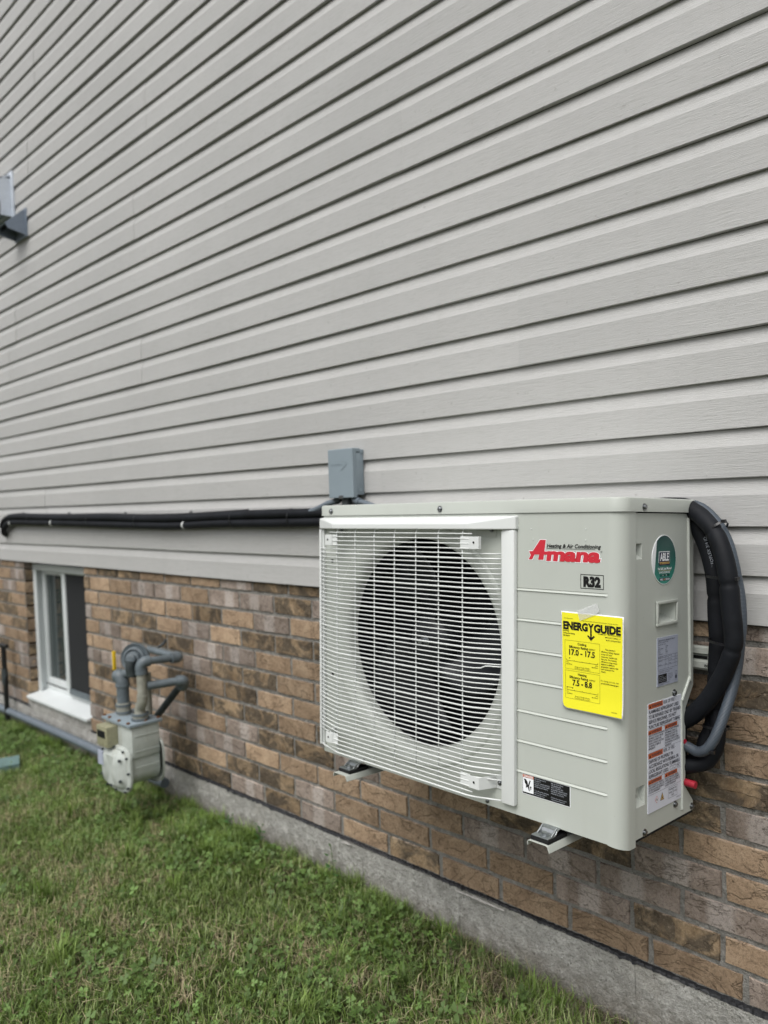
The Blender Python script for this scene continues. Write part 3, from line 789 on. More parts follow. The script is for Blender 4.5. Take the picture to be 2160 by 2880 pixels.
for (xa, xb) in ((-.2735, -.2395), (-.8850, -.8775)):
    MB().box(xa, xb, -.0125, -.0005, .0195, .5935, .0035).build('guard_post', M['paint_white'], guard, True, auto=40)
MB().box(-.8748, -.8700, -.0085, -.0005, .0205, .5935, .001).build('guard_post', M['paint_white'], guard, True, auto=40)
WZ = [.5855 - .0106 * i for i in range(54)]
KL, KR = -.7835, -.337
def wire_mesh(r_, left, right, bent=False):
    pts = []
    if left: pts += [(-.8775, -.010, 0), (-.8600, -.0165, 0), (KL - .010, PY + .003, 0), (KL + .004, PY, 0)]
    else: pts += [(KL - .028, PY + .001, 0), (KL + .004, PY, 0)]
    pts += [(-.70, PY, 0), (-.56, PY, 0), (-.45, PY, 0)]
    if right:
        pts += [(KR - .012, PY, 0), (KR + .006, PY + .003, 0)]
        if bent: pts += [(-.316, -.0275, .0005), (-.306, -.0245, .0055), (-.296, -.0205, .0062)]
        pts += [(-.290, -.0185, .006 if bent else 0), (-.2740, -.0110, .006 if bent else 0)]
    else: pts += [(-.356, PY, 0), (-.331, PY, 0)]
    vv, ff = tube(None, pts, r_, None, n=6, sub=0)
    me = bpy.data.meshes.new('wire'); me.from_pydata([tuple(p) for p in vv], [], ff); me.update(); me.materials.append(M['paint_white']); me.shade_smooth(); return me
wm = {}
for i, z in enumerate(WZ):
    thick = i % 6 == 5
    left = i >= 4 and i not in (50, 51, 52); right = left; bent = (i == 27)
    r_ = .0021 if thick else .0015
    k = (r_, left, right, bent)
    if k not in wm: wm[k] = wire_mesh(*k)
    o = bpy.data.objects.new('wire', wm[k]); o.location = (0, 0, z); link(o, guard)
vx = [KL + (-.3605 - KL) * i / 6 for i in range(7)]
vm = None
for x in vx:
    if vm is None:
        vv, ff = tube(None, [(0, PY + .022, .604), (0, PY + .006, .593), (0, PY + .0030, .584), (0, PY + .0030, .3), (0, PY + .0030, .0255)], .0015, None, n=6, sub=0)
        vm = bpy.data.meshes.new('wire'); vm.from_pydata([tuple(p) for p in vv], [], ff); vm.update(); vm.materials.append(M['paint_white']); vm.shade_smooth()
    o = bpy.data.objects.new('wire', vm); o.location = (x, 0, 0); link(o, guard)
def clip(xs_, z, flip=False, name='clip'):
    """bent strip: list of (x,y) plan points, height .026"""
    q = MB(); h = .0265; t = .0016
    for (a, b) in zip(xs_[:-1], xs_[1:]):
        d = Vector((b[0] - a[0], b[1] - a[1], 0)); L = d.length
        if L == 0: continue
        nrm = Vector((-d.y, d.x, 0)).normalized() * t
        p = [(a[0], a[1]), (b[0], b[1]), (b[0] + nrm.x, b[1] + nrm.y), (a[0] + nrm.x, a[1] + nrm.y)]
        q.prism(p, 'z', z, z + h)
    o = q.build(name, M['paint_white'], guard)
    bb = o.modifiers.new('b', 'BEVEL'); bb.width = .0006; bb.segments = 2
    return o
for z in (.5530, .0440):
    if z > .5: clip([(-.3640, PY - .0005), (-.3380, PY - .0005), (-.3360, PY - .0055), (-.3085, PY - .0055), (-.3080, PY + .003)], z)
    else: clip([(-.3640, PY - .0005), (-.3380, PY - .0005), (-.3360, PY - .0055), (-.3085, PY - .0055), (-.2935, -.0030), (-.2765, -.0030)], z)
    clip([(-.845, -.0030), (-.832, -.0030), (-.822, PY - .0045), (-.800, PY - .0045), (-.797, PY + .0005), (-.780, PY + .0005)], z)
    MB().cyl((-.3215, PY - .0060, z + .014), (-.3215, PY - .0067, z + .014), .0024, n=10).build('clip_hole', M['black'], guard)
    MB().cyl((-.811, PY - .0050, z + .014), (-.811, PY - .0057, z + .014), .0024, n=10).build('clip_hole', M['black'], guard)
    if z < .5: screw((-.2840, -.0030, z + .013), (0, -1, 0), guard, .0038)
    screw((-.8385, -.0030, z + .013), (0, -1, 0), guard, .0038)
# top tab with screw behind the hood
MB().box(-.35, -.295, -.0022, -.0004, .578, .6, .0008).build('mounting_tab', M['paint_dull'], hp); screw((-.306, -.0022, .5935), (0, -1, 0), hp, .0036)
MB().box(-.83, -.785, -.0022, -.0004, .578, .6, .0008).build('mounting_tab', M['paint_dull'], hp); screw((-.803, -.0022, .5915), (0, -1, 0), hp, .0036)
for z in (.505, .205): MB().box(-.848, -.840, -.0003, .0002, z, z + .009).build('slot', M['black'], hp)
# feet
for x in (-.1535, -.7465):
    q = MB(); q.prism([(-.044, -.0085), (-.0215, -.0085), (-.0175, -.0065), (-.0135, -.0010), (-.006, .0015), (.05, .0015), (.05, -.0008), (-.005, -.0008), (-.0110, -.0035), (-.0150, -.0090), (-.0205, -.0110), (-.044, -.0110)], 'x', x - .0200, x + .0200)
    for sx in (-1, 1): q.prism([(-.030, -.0086), (-.020, -.0086), (-.014, -.0020), (-.010, .0015), (-.010, .0050), (-.022, -.0030)], 'x', x + sx * .0165 - .0015, x + sx * .0165 + .0015)
    ft_ = q.build('foot', M['steel'], hp); bb = ft_.modifiers.new('b', 'BEVEL'); bb.width = .0009; bb.segments = 2
    MB().box(x - .0212, x + .0212, -.0450, .02, -.0190, -.0112, .0015).build('rubber_pad', M['rubber'], ft_, True, auto=40)
    q = MB(); q.lathe((x + .002, -.030, -.0084), (0, 0, 1), [(.0088, 0), (.0088, .0012), (.0, .0012)], 20); q.cyl((x + .002, -.030, -.0072), (x + .002, -.030, -.0022), .0060, .0057, n=6)
    q.build('bolt', M['steel'], ft_)

# printing on the front: logo, refrigerant box, danger sticker ------
FR = lambda h=0: Sheet((0, -.0002 - h, 0), (1, 0, 0), (0, 0, 1), (0, -1, 0))
s = FR()
# outlined script logo: white halo, then red letters
def amana(mat, g, h):
    b0, x0_ = .5335, -.2125
    # big A
    lz, hz = b0 + .0102, b0 + .0172
    s.poly(mat, [(-.2115 - g * 1.4, b0 - g), (-.2025 + g, b0 - g), (-.1965 + g, lz), (-.1830, hz), (-.1815, hz + .0060), (-.1805, b0 + .0405 + g), (-.1830 - g * .8, b0 + .0405 + g), (-.2010 - g, hz), (-.2055 - g, lz)], h)
    s.poly(mat, [(-.1880 - g, b0 - g), (-.1750 + g, b0 - g), (-.1690 + g, b0 + .0405 + g), (-.1830 - g * .8, b0 + .0405 + g), (-.1845, b0 + .028), (-.1835, hz + .001), (-.1850, lz)], h + .00001)
    s.poly(mat, [(-.2100 - g, hz + g), (-.2070 - g, lz - g * .5), (-.1300, lz + .001), (-.1300, hz + g)], h + .00002)
amana('pale', .0011, .0001); amana('logo', 0, .0004)
s.text('pale', 'mana', -.1692, .5335 - .0004, .0252, .1250, .082, .16, .0001)
s.text('logo', 'mana', -.1680, .5335, .0252, .1222, .052, .16, .0005)
s.text('black', '®', -.0450, .5510, .0035)
s.text('black', 'Heating & Air Conditioning', -.1665, .5588, .0074, .1215, .024, .22)
s.rect('black', -.1672, .5565, -.1405, .5572); s.rect('black', -.1320, .5565, -.0570, .5572)
s.frame('black', -.0888, .4812, -.0382, .5088, .0012)
s.text('black', 'R32', -.0635, .4860, .0178, .0380, .065, 0, .0004, 'c')
s.build(hp, {'logo': 'brand_logo', 'pale': 'logo_outline', 'black': 'front_lettering'})
# danger sticker
dg = MB().box(-.2280, -.1115, -.0004, 0, .0490, .0906).build('danger_sticker', M['pale'], hp)
s = FR(.0003); s.rect('black', -.2268, .0502, -.1127, .0896, .0002)
s.rect('orange', -.2262, .0836, -.1985, .0892, .0004); s.text('pale', '! DANGER', -.2252, .0842, .0046, .0255, .02)
s.rect('pale', -.2255, .0535, -.1990, .0832, .0004)
hand = [(-.2235, .0800), (-.2185, .0806), (-.2160, .0778), (-.2135, .0745), (-.2128, .0705), (-.2105, .0670), (-.2092, .0610), (-.2082, .0580), (-.2096, .0570), (-.2115, .0600), (-.2130, .0640), (-.2150, .0650), (-.2168, .0622), (-.2182, .0632), (-.2172, .0680), (-.2205, .0720), (-.2212, .0765)]
s.poly('black', hand, .0006)
s.poly('black', [(-.2085, .0795), (-.2060, .0790), (-.2105, .0655), (-.2128, .0675)], .0006)
for (x, y) in ((-.2065, .0655), (-.2045, .0668), (-.2035, .0645)): s.poly('black', [(-.2092, .0665), (-.2082, .0672), (x + .0012, y + .001), (x, y)], .0006)
s.poly('black', [(-.2088, .0650), (-.2078, .0655), (-.2055, .0600), (-.2066, .0596)], .0006); s.poly('black', [(-.2078, .0660), (-.2068, .0664), (-.2038, .0620), (-.2048, .0614)], .0006)
for i, t in enumerate(['ROTATING PARTS', 'HAZARD!', 'COULD CAUSE SERIOUS', 'INJURY TO HAND AND', 'OTHER BODY PARTS.', '', 'Turn off power and keep', 'guard in place before', 'servicing this unit.']):
    if t: s.text('inkgrey', t, -.1965, .0850 - i * .0040, .0024, None, 0)
for i, t in enumerate(['PIÈCES ROTATIVES', 'DANGEREUSES!', 'PEUT CAUSER DES', 'BLESSURES GRAVES AUX', 'MAINS ET AUX AUTRES', 'PARTIES DU CORPS.', '', 'Mettre hors tension avant', "l'entretien de l'appareil."]):
    if t: s.text('inkgrey', t, -.1560, .0850 - i * .0040, .0024, None, 0)
s.build(dg, {'black': 'sticker_field', 'orange': 'danger_header', 'pale': 'pictogram_field', 'inkgrey': 'fine_print'})

# printing on the side ---------------------------------------------
SD = lambda h=0: Sheet((.0000 + h, 0, 0), (0, 1, 0), (0, 0, 1), (1, 0, 0))
def plate(name, mat, y0, y1, z0, z1, x=-.0008):
    return MB().box(SX - .0002, x, y0, y1, z0, z1).build(name, M[mat], hp)
# dealer oval
ov = MB(); cy, cz, ra, rb = .1630, .5342, .0492, .0494
ov.prism([(cy + ra * math.cos(2 * math.pi * i / 64), cz + rb * math.sin(2 * math.pi * i / 64)) for i in range(64)], 'x', SX - .0003, -.0009)
oval = ov.build('dealer_sticker', M['pale'], hp)
s = SD(-.0009); s.poly('green', [(cy + (ra - .0012) * math.cos(t), cz + (rb - .0012) * math.sin(t)) for t in [2 * math.pi * i / 64 for i in range(64)] if not (math.cos(t) < -.72 + .55 * (math.sin(t) + .25) and -.60 < math.sin(t) < .72)], .0002)
s.poly('pale', [(cy - .023, cz + .0165), (cy + .021, cz + .0165), (cy + .0225, cz - .006), (cy - .0245, cz - .006)], .0004)
s.poly('navy', [(cy - .0215, cz + .0152), (cy + .0198, cz + .0152), (cy + .0215, cz - .0060), (cy - .0232, cz - .0060)], .0006)
s.poly('navy', [(cy - .0235, cz - .0060), (cy + .0222, cz - .0060), (cy + .0212, cz - .0120), (cy, cz - .0105), (cy - .0225, cz - .0120)], .0006)
s.text('pale', 'ABLE', cy - .0008, cz - .0018, .0150, .0360, .03, 0, .0008, 'c')
s.poly('gold', [(cy - .0205, cz - .0046), (cy + .0198, cz - .0046), (cy + .0192, cz - .0088), (cy - .0198, cz - .0088)], .0008)
s.text('black', 'KNOW YOUR OPTIONS', cy, cz - .0080, .0022, .036, .01, 0, .0010, 'c')
s.text('pale', 'No Bull, Just Moose!', cy + .001, cz - .0200, .0048, .056, .02, 0, .0006, 'c')
s.rect('gold', cy - .025, cz - .0222, cy + .026, cz - .0216, .0006)
s.text('pale', '24 HOUR SERVICE', cy, cz - .0272, .0040, .044, .02, 0, .0006, 'c')
s.text('black', '519', cy - .0135, cz - .0332, .0040, .012, .03, 0, .0006, 'c'); s.text('black', '954', cy, cz - .0332, .0040, .011, .03, 0, .0006, 'c'); s.text('black', '7300', cy + .0140, cz - .0332, .0040, .0125, .03, 0, .0006, 'c')
for a in (-.0068, .0064): s.rect('pale', cy + a - .0010, cz - .0322, cy + a + .0010, cz - .0300, .0006)
s.rect('navy', cy - .021, cz - .0420, cy + .021, cz - .0362, .0004); s.text('pale', 'ABLE', cy - .0185, cz - .0410, .0036, .0125, .02, 0, .0006); s.text('gold', 'AIR', cy - .0045, cz - .0410, .0036, .007, .02, 0, .0006); s.text('pale', 'TEAM.COM', cy + .0035, cz - .0410, .0036, .0165, .02, 0, .0006)
s.build(oval, {'green': 'green_field', 'navy': 'navy_badge', 'gold': 'gold_band', 'pale': 'white_lettering', 'black': 'dark_lettering'})
# rating plate
rp = plate('rating_plate', 'stick_grey', .1350, .2205, .2830, .3795)
s = SD(-.0008)
L_ = .1375
for i, (t, w) in enumerate([('COMFORT TECHNOLOGIES MANUFACTURING, L.P.', .070), ('19001 HWY, WALLER, TX 77484', .040), ('MADE IN U.S.A.', .032)]): s.text('ink', t, L_, .3725 - i * .0040, .0022, w, .015 if i == 0 else 0)
for i, (a, b) in enumerate([('M/N', 'AZV6SA'), ('SERIAL NUMBER', '2407'), ('REFRIG.', 'R32'), ('VOLTS', '208/230'), ('COMPRESSOR', '11.9 A')]):
    s.text('ink', a, L_, .3600 - i * .0036, .0020, None, .0); s.text('ink', b, L_ + .030, .3600 - i * .0036, .0020, None, .01)
ya, yb = .1370, .2190
for z in (.3420, .3385, .3345, .3235, .3160): s.rect('ink', ya, z, .1800, z + .0004)
for z in (.3420, .3360, .3300, .3230, .3160): s.rect('ink', .1800, z, yb, z + .0004)
for y in (ya, .1660, .1790, .2080, yb): s.rect('ink', y - .0002, .3160, y + .0002, .3420)
for i in range(6): s.text('ink', ['MIN. AMPACITY', 'MAX FUSE', 'FAN MOTOR', 'LOW SIDE', 'HIGH SIDE', 'CHARGE'][i], (.1385 if i % 2 == 0 else .1810), .3395 - (i // 2) * .0075, .0019); s.text('ink', ['14.9', '20', '0.6', '250', '480', '2.2'][i], (.1675 if i % 2 == 0 else .2095), .3395 - (i // 2) * .0075, .0019)
s.text('ink', 'DESIGN PRESSURE / PRESSION NOMINALE', .1395, .3120, .0019, .056); s.text('ink', 'OUTDOOR USE / USAGE EXTERIEUR', .1395, .3085, .0019, .045)
s.rect('black', .1385, .2895, .1730, .3060, .0004)
for i in range(4): s.text('inkgrey', ['CERTIFIED', 'UNITARY SMALL HP', 'AHRI STANDARD 210/240', 'CERTIFICATION APPLIES'][i], .1400, .3015 - i * .0032, .0017, .030 if i else .018, 0, 0, .0006)
for i in range(5): s.text('ink', ['HEATING UNIT', 'COOLING UNIT', 'OUTDOOR UNIT', 'SPLIT SYSTEM', 'TYPE 3R'][i], .1790, .3030 - i * .0030, .0018)
s.text('ink', 'INSTALL WITH MATCHED INDOOR UNIT', .1385, .2868, .0016, .045); s.text('ink', 'NO. 0140M00735', .1385, .2845, .0016, .020)
s.frame('ink', .2080, .2995, .2160, .3060, .0006); s.poly('ink', [(.2120 + .0038 * math.cos(t), .2945 + .0042 * math.sin(t)) for t in [2 * math.pi * i / 20 for i in range(20)]]); s.text('ink', 'C US', .2085, .2875, .002)
s.build(rp, {'ink': 'fine_print', 'black': 'certification_block', 'inkgrey': 'certification_print'})
# warning sticker (slightly wider at the top plate edge)
ws = plate('warning_sticker', 'stick', .0990, .2352, .0400, .2545)
s = SD(-.0008); y0, y1 = .0990, .2352; wd = y1 - y0
def warn(y, z, w, h, t='WARNING'):
    s.n = getattr(s, 'n', 0) + 1; s.rect(('orange', s.n), y, z, y + w, z + h, .0003); s.poly('black', [(y + w * .06, z + h * .18), (y + w * .17, z + h * .18), (y + w * .115, z + h * .85)], .0005)
    s.text('ink', t, y + w * .21, z + h * .22, h * .56, w * .72, .02, 0, .0005)
def lines(y, z, dz, cap, arr, wds):
    for i, (t, w) in enumerate(zip(arr, wds)): s.text('ink', t, y, z - i * dz, cap, w, .014)
warn(y0, .2440, .058, .0103); s.text('ink', 'RISK OF FIRE -', y0 + .061, .2462, .0070, .050)
lines(y0 + .002, .2350, .0098, .0068, ['FLAMMABLE REFRIGERANT USED', 'TO BE REPAIRED ONLY BY TRAINED', 'SERVICE PERSONNEL. DO NOT', 'PUNCTURE REFRIGERANT TUBING'], [.122, .130, .112, .128])
s.rect('ink', y0, .2028, y1, .2032); s.rect('ink', y0 + .066, .1615, y0 + .0664, .2028)
warn(y0, .1940, .054, .0080, 'ADVERTENCIA'); warn(y0 + .067, .1940, .052, .0080, 'AVERTISSEMENT')
lines(y0 + .0015, .1900, .0051, .0036, ['RIESGO DE INCENDIO. REFRIGERANTE', 'INFLAMABLE UTILIZADO. PARA SER', 'REPARADO UNICAMENTE POR', 'PERSONAL DE SERVICIO CAPACITADO.', 'NO PERFORE LA TUBERIA DE', 'REFRIGERANTE.'], [.062, .058, .050, .061, .048, .026])
lines(y0 + .068, .1900, .0051, .0036, ["RISQUE D'INCENDIE. REFRIGERANT", 'INFLAMMABLE UTILISE. LES', 'REPARATIONS DOIVENT ETRE', 'CONFIEES UNIQUEMENT A DU', 'PERSONNEL DE SERVICE FORME.', 'NE PAS PERCER LA TUYAUTERIE DU', 'REFRIGERANT.'], [.058, .048, .051, .051, .056, .062, .026])
s.rect('ink', y0, .1578, y1, .1582)
warn(y0, .1470, .058, .0103); s.text('ink', 'RISK OF FIRE -', y0 + .061, .1492, .0070, .050)
lines(y0 + .002, .1378, .0098, .0068, ['DISPOSE OF PROPERLY IN', 'ACCORDANCE WITH FEDERAL OR', 'LOCAL REGULATIONS. FLAMMABLE', 'REFRIGERANT USED.'], [.098, .122, .127, .080])
s.frame('ink', y0 + .088, .1082, y0 + .099, .1152, .0006); s.frame('ink', y0 + .103, .1082, y0 + .113, .1152, .0006); s.frame('ink', y0 + .117, .1082, y0 + .131, .1148, .0006); s.rect('black', y0 + .119, .1110, y0 + .128, .1122)
s.rect('ink', y0, .1053, y1, .1057); s.rect('ink', y0 + .066, .0775, y0 + .0664, .1053)
warn(y0, .0965, .054, .0080, 'ADVERTENCIA'); warn(y0 + .067, .0965, .052, .0080, 'AVERTISSEMENT')
lines(y0 + .0015, .0925, .0046, .0034, ['RIESGO DE INCENDIO. DESECHELO', 'ADECUADAMENTE DE ACUERDO CON', 'LAS REGULACIONES FEDERALES', 'O LOCALES. REFRIGERANTE'], [.060, .062, .060, .046])
lines(y0 + .068, .0925, .0046, .0034, ["RISQUE D'INCENDIE. ELIMINER", 'CORRECTEMENT CONFORMEMENT', 'A LA REGLEMENTATION FEDERALE OU', 'LOCALE. REFRIGERANT'], [.056, .060, .063, .045])
s.rect('ink', y0, .0750, y1, .0754)
c1 = (y0 + .034, .0610); s.poly('logo', [(c1[0] - .0065, c1[1]), (c1[0], c1[1] - .0075), (c1[0] + .0065, c1[1]), (c1[0], c1[1] + .0075)], .0003); s.poly('pale', [(c1[0] - .0052, c1[1]), (c1[0], c1[1] - .0062), (c1[0] + .0052, c1[1]), (c1[0], c1[1] + .0062)], .0005); s.poly('black', [(c1[0] - .002, c1[1] - .002), (c1[0] + .002, c1[1] - .002), (c1[0] + .001, c1[1] + .002), (c1[0], c1[1] + .0035), (c1[0] - .0018, c1[1] + .001)], .0007)
c1 = (y0 + .056, .0590); s.poly('black', [(c1[0] - .0080, c1[1] - .004), (c1[0] + .0080, c1[1] - .004), (c1[0], c1[1] + .0115)], .0003); s.poly('gold', [(c1[0] - .0062, c1[1] - .0030), (c1[0] + .0062, c1[1] - .0030), (c1[0], c1[1] + .0092)], .0005); s.poly('black', [(c1[0] - .002, c1[1] - .001), (c1[0] + .002, c1[1] - .001), (c1[0], c1[1] + .005)], .0007)
s.frame('ink', y0 + .081, .0510, y0 + .119, .0725, .0005)
for i, t in enumerate(['Refrigerant', 'Safety Group', 'A2L']): s.text('ink', t, y0 + .100, .0665 - i * .0062, .0042, (.030, .034, .013)[i], 0, 0, .0006, 'c')
s.text('ink', '0140M01278-B', y0 + .114, .0455, .0022, .020)
s.build(ws, {'orange': 'warning_header', 'black': 'symbols', 'ink': 'warning_lettering', 'logo': 'red_diamond', 'pale': 'diamond_field', 'gold': 'yellow_triangle'})

# ------------------------------------------------------------------ energy guide sheet, taped to the front
el = empty('energy_label', label='bright yellow energy rating sheet taped to the front of the heat pump', cat='label')
el.matrix_world = MU @ Matrix.Translation((-.1310, 0, .2440))
EW, EH = .1370, .1905
def curl(a, b):
    y = -.0030 - .0040 * max(0, (a / EW - .35)) ** 1.5 * (1 - b / EH * .55) - .006 * max(0, .16 - b / EH) * 2
    return y
def sheet(name, mat, ins, off, round_=.006):
    v = []; f = []; nx_, nz_ = 14, 20
    for i in range(nx_ + 1):
        for j in range(nz_ + 1):
            a = ins + (EW - 2 * ins) * i / nx_; b = ins + (EH - 2 * ins) * j / nz_
            if i == 0 and j == 0: a += .003; b += .003
            skew = .0010 * (b / EH)
            v.append((a - .0005 + (.0035 * (1 - b / EH)) * (1 - a / EW) + skew * 0, curl(a, b) - off, b + (-.0008 * (a / EW)) ))
    for i in range(nx_):
        for j in range(nz_): k = i * (nz_ + 1) + j; f.append((k, k + nz_ + 1, k + nz_ + 2, k + 1))
    o = from_data(name, v, f, M[mat], el, True); return o
sh = sheet('paper_sheet', 'paper', 0, 0)
md = sh.modifiers.new('t', 'SOLIDIFY'); md.thickness = .0004; md.offset = -1
yl = sheet('yellow_field', 'yellow', .0022, .0004)
class CurlSheet(Sheet):
    def P(s, a, b, h):
        a_ = a + (.0035 * (1 - b / EH)) * (1 - a / EW) - .0005
        return Vector((a_, curl(a, b) - .0004 - h, b - .0008 * (a / EW)))
s = CurlSheet((0, 0, 0), (1, 0, 0), (0, 0, 1), (0, -1, 0))
def srule(a0, b0, a1, b1, t=.0004, h=.0003):
    n_ = 8
    for i in range(n_):
        p = (a0 + (a1 - a0) * i / n_, b0 + (b1 - b0) * i / n_); q_ = (a0 + (a1 - a0) * (i + 1) / n_, b0 + (b1 - b0) * (i + 1) / n_)
        if abs(a1 - a0) > abs(b1 - b0): s.poly('black', [(p[0], p[1] - t / 2), (q_[0], q_[1] - t / 2), (q_[0], q_[1] + t / 2), (p[0], p[1] + t / 2)], h)
        else: s.poly('black', [(p[0] - t / 2, p[1]), (p[0] + t / 2, p[1]), (q_[0] + t / 2, q_[1]), (q_[0] - t / 2, q_[1])], h)
s.text('black', 'ENERG', .0052, .1565, .0142, .0555, .055, 0, .0005)
s.text('black', 'Y', .0612, .1565, .0142, .0128, .055, 0, .0006)
s.text('black', 'GUIDE', .0740, .1565, .0142, .0575, .055, 0, .0005)
s.rect('black', .0659, .1415, .0693, .1600, .0005)
s.poly('black', [(.0591, .1475), (.0616, .1492), (.0676, .1438), (.0736, .1492), (.0761, .1475), (.0676, .1385)], .0006)
s.text('black', 'U.S. Government', .0075, .1765, .0022, .0200); s.text('black', 'Federal law prohibits removal of this label before consumer purchase.', .0480, .1745, .0020, .078)
for i, t in enumerate(['Heat Pump', 'Cooling And Heating', 'Split System']): s.text('black', t, .0048, .1520 - i * .0047, .0026, (.0135, .0265, .0150)[i], .022)
for i, t in enumerate(['COMFORT TECHNOLOGIES', 'MANUFACTURING, L.P.', 'Model AZV6SA2410AA']): s.text('black', t, .1315, .1525 - i * .0050, .0026, (.048, .033, .031)[i], .005, 0, .0006, 'r')
def chart(zt_, zb_, title, big, mk, lo, hi, w2):
    x0_, x1_ = .0085, .0865
    srule(x0_, zt_, x1_, zt_); srule(x0_, zb_, x1_, zb_); srule(x0_, zb_, x0_, zt_); srule(x1_, zb_, x1_, zt_)
    s.text('black', title, .0475, zt_ - .0072, .0044, (.0195 if title == 'Cooling' else .0195), .022, 0, .0006, 'c')
    s.text('black', 'Efficiency Rating', .0185, zt_ - .0142, .0044, .0420, .024); s.text('black', w2, .0625, zt_ - .0140, .0030, .0145)
    s.text('black', big, .0470, zt_ - .0275, .0108, (.058 if title == 'Cooling' else .044), .030, 0, .0006, 'c')
    zz = zb_ + .0160; srule(.0115, zz, .0825, zz, .0007)
    for k in range(5): s.rect('black', .0115 + .0176 * k, zz, .0121 + .0176 * k, zz + (.0034 if k in (0, 4) else .0020), .0004)
    for m_ in mk: s.poly('black', [(m_ - .0018, zz + .0058), (m_ + .0018, zz + .0058), (m_, zz + .0036)], .0005)
    if len(mk) > 1: srule(mk[0], zz + .0055, mk[1], zz + .0055, .0006)
    s.text('black', lo, .0112, zz - .0042, .0024); s.text('black', hi, .0825, zz - .0042, .0024, None, 0, 0, .0006, 'r')
    s.text('black', 'Least Efficient', .0112, zz - .0075, .0020, .0135, .01); s.text('black', 'Most Efficient', .0825, zz - .0075, .0020, .0135, .01, 0, .0006, 'r')
    s.text('black', 'Range of Similar Models', .0475, zb_ + .0045, .0024, .033, 0, 0, .0006, 'c'); s.text('black', '*Seasonal Energy Efficiency Ratio 2', .0475, zb_ + .0015, .0019, .036, 0, 0, .0006, 'c')
chart(.1345, .0790, 'Cooling', '17.0 - 17.5', (.0190,), '14.3', '42.0', '(SEER2)*')
chart(.0755, .0215, 'Heating', '7.5 - 8.8', (.0125, .0250), '7.5', '14.5', '(HSPF2)*')
for i, t in enumerate(['This system\'s', 'efficiency ratings depend', 'on the coil your', 'contractor installs with', 'this unit. The heating', 'efficiency rating varies', 'slightly in different', 'geographic regions. Ask', 'your contractor for', 'details.']): s.text('black', t, .0895 + (.009 if i == 0 else 0), .1245 - i * .0047, .0028, (.0215, .0385, .0240, .0345, .0330, .0345, .0290, .0370, .0285, .0105)[i], .012)
s.text('black', 'For energy cost info, visit', .0888, .0650, .0028, .0385); s.text('black', 'productinfo.energy.gov', .0892, .0600, .0028, .0380, .012)
s.text('black', '0140M01250', .1120, .0095, .0018, .012)
s.build(yl, {'black': 'lettering'})
v = []; f = []
from_data('clear_tape', [(.0430, -.0046, .1740), (.0760, -.0052, .1880), (.0870, -.0050, .1965), (.0785, -.0012, .2110), (.0370, -.0040, .1935)], [(0, 1, 2, 3, 4)], M['tape'], el)

# ------------------------------------------------------------------ wall bracket
wb = empty('wall_bracket', label='painted steel wall bracket with two arms holding up the heat pump', cat='bracket')
wb.matrix_world = MU
for x, yf_ in ((-.1535, -.0490), (-.7465, -.0580)):
    q = MB(); hw = .0225; t = .0022
    pl = [(-hw - .0045, -.0300), (-hw - .0040, -.0235), (-hw - .0010, -.0200), (-hw + .003, -.0190), (hw - .005, -.0190), (hw - .001, -.0205), (hw + .001, -.0235), (hw + .005, -.0325)]
    back = [(p[0], p[1] - t) if 1 < i < 6 else (p[0] - (t if p[0] > 0 else -t), p[1] - (.0012 if i in (0, 7) else t * .6)) for i, p in enumerate(pl)]
    q.prism([(x + a, b) for a, b in pl] + [(x + a, b) for a, b in reversed(back)], 'y', yf_, .345)
    ar = q.build('arm', M['paint_dull'], wb, True, auto=30)
    bb = ar.modifiers.new('b', 'BEVEL'); bb.width = .0006; bb.segments = 1; bb.limit_method = 'ANGLE'
    MB().box(x - .02, x + .02, .332, .346, -.035, .30, .002).build('upright', M['paint_dull'], wb)
rail = MB()
ra0, ra1 = -1.50, -.664
rail.prism([(-.002, .962), (-.026, .966), (-.028, .962), (-.028, .950), (-.020, .945), (-.020, .935), (-.028, .931), (-.028, .919), (-.024, .914), (-.002, .914)], 'x', ra0, ra1)
ro = rail.build('rail', M['paint_dull'], None)
bpy.context.view_layer.update()
ro.parent = wb; ro.matrix_parent_inverse = wb.matrix_world.inverted()
sl_ = MB(); sl_.box(-.72, -.686, -.0212, -.0198, .9365, .9435, .003).build('slot', M['black'], ro)
s = Sheet((0, -.0282, 0), (1, 0, 0), (0, 0, 1), (0, -1, 0)); s.text('black', '80', -.690, .9215, .0055, .010, .02, 0, .0002); s.build(ro, {'black': 'stamped_number'})

# ------------------------------------------------------------------ disconnect box
db = empty('disconnect_box', (-1.80, 0, 1.31), 'blue grey metal electrical disconnect box above the left end of the heat pump', 'electrical box')
X0_, X1_ = -1.856, -1.744
MB().box(X0_ + .004 + 1.80, X1_ + 1.80, -.040, -.002, .006, .135, .003).build('box_body', M['box'], db, True, auto=40)
cv = MB(); cv.prism([(-.0165, .137), (-.0165, .149), (-.050, .149), (-.050, -.002), (-.033, -.002), (-.033, .137)], 'x', X0_ + 1.80, X1_ + 1.80 + .001)
c0 = cv.build('box_cover', M['box'], db); bb = c0.modifiers.new('b', 'BEVEL'); bb.width = .002; bb.segments = 2
MB().box(X0_ + .004 + 1.80, X1_ + 1.80 + .0014, -.018, -.002, .130, .146, .003).build('box_cap', M['box'], db, True, auto=40)
kk = MB(); kk.lathe((X1_ + 1.80, -.020, .026), (1, 0, 0), [(.0098, 0), (.0098, .0012), (.0085, .0012), (.0085, .0003), (.0, .0003)], 24); kk.build('knockout', M['box'], db, True, auto=40)
s = Sheet((1.80 - 1.80, -.0500, 0), (1, 0, 0), (0, 0, 1), (0, -1, 0)); a = X0_ + 1.80
s.text('box', 'Innoline', a + .014, .098, .0080, .050, .0, 0, .0009)
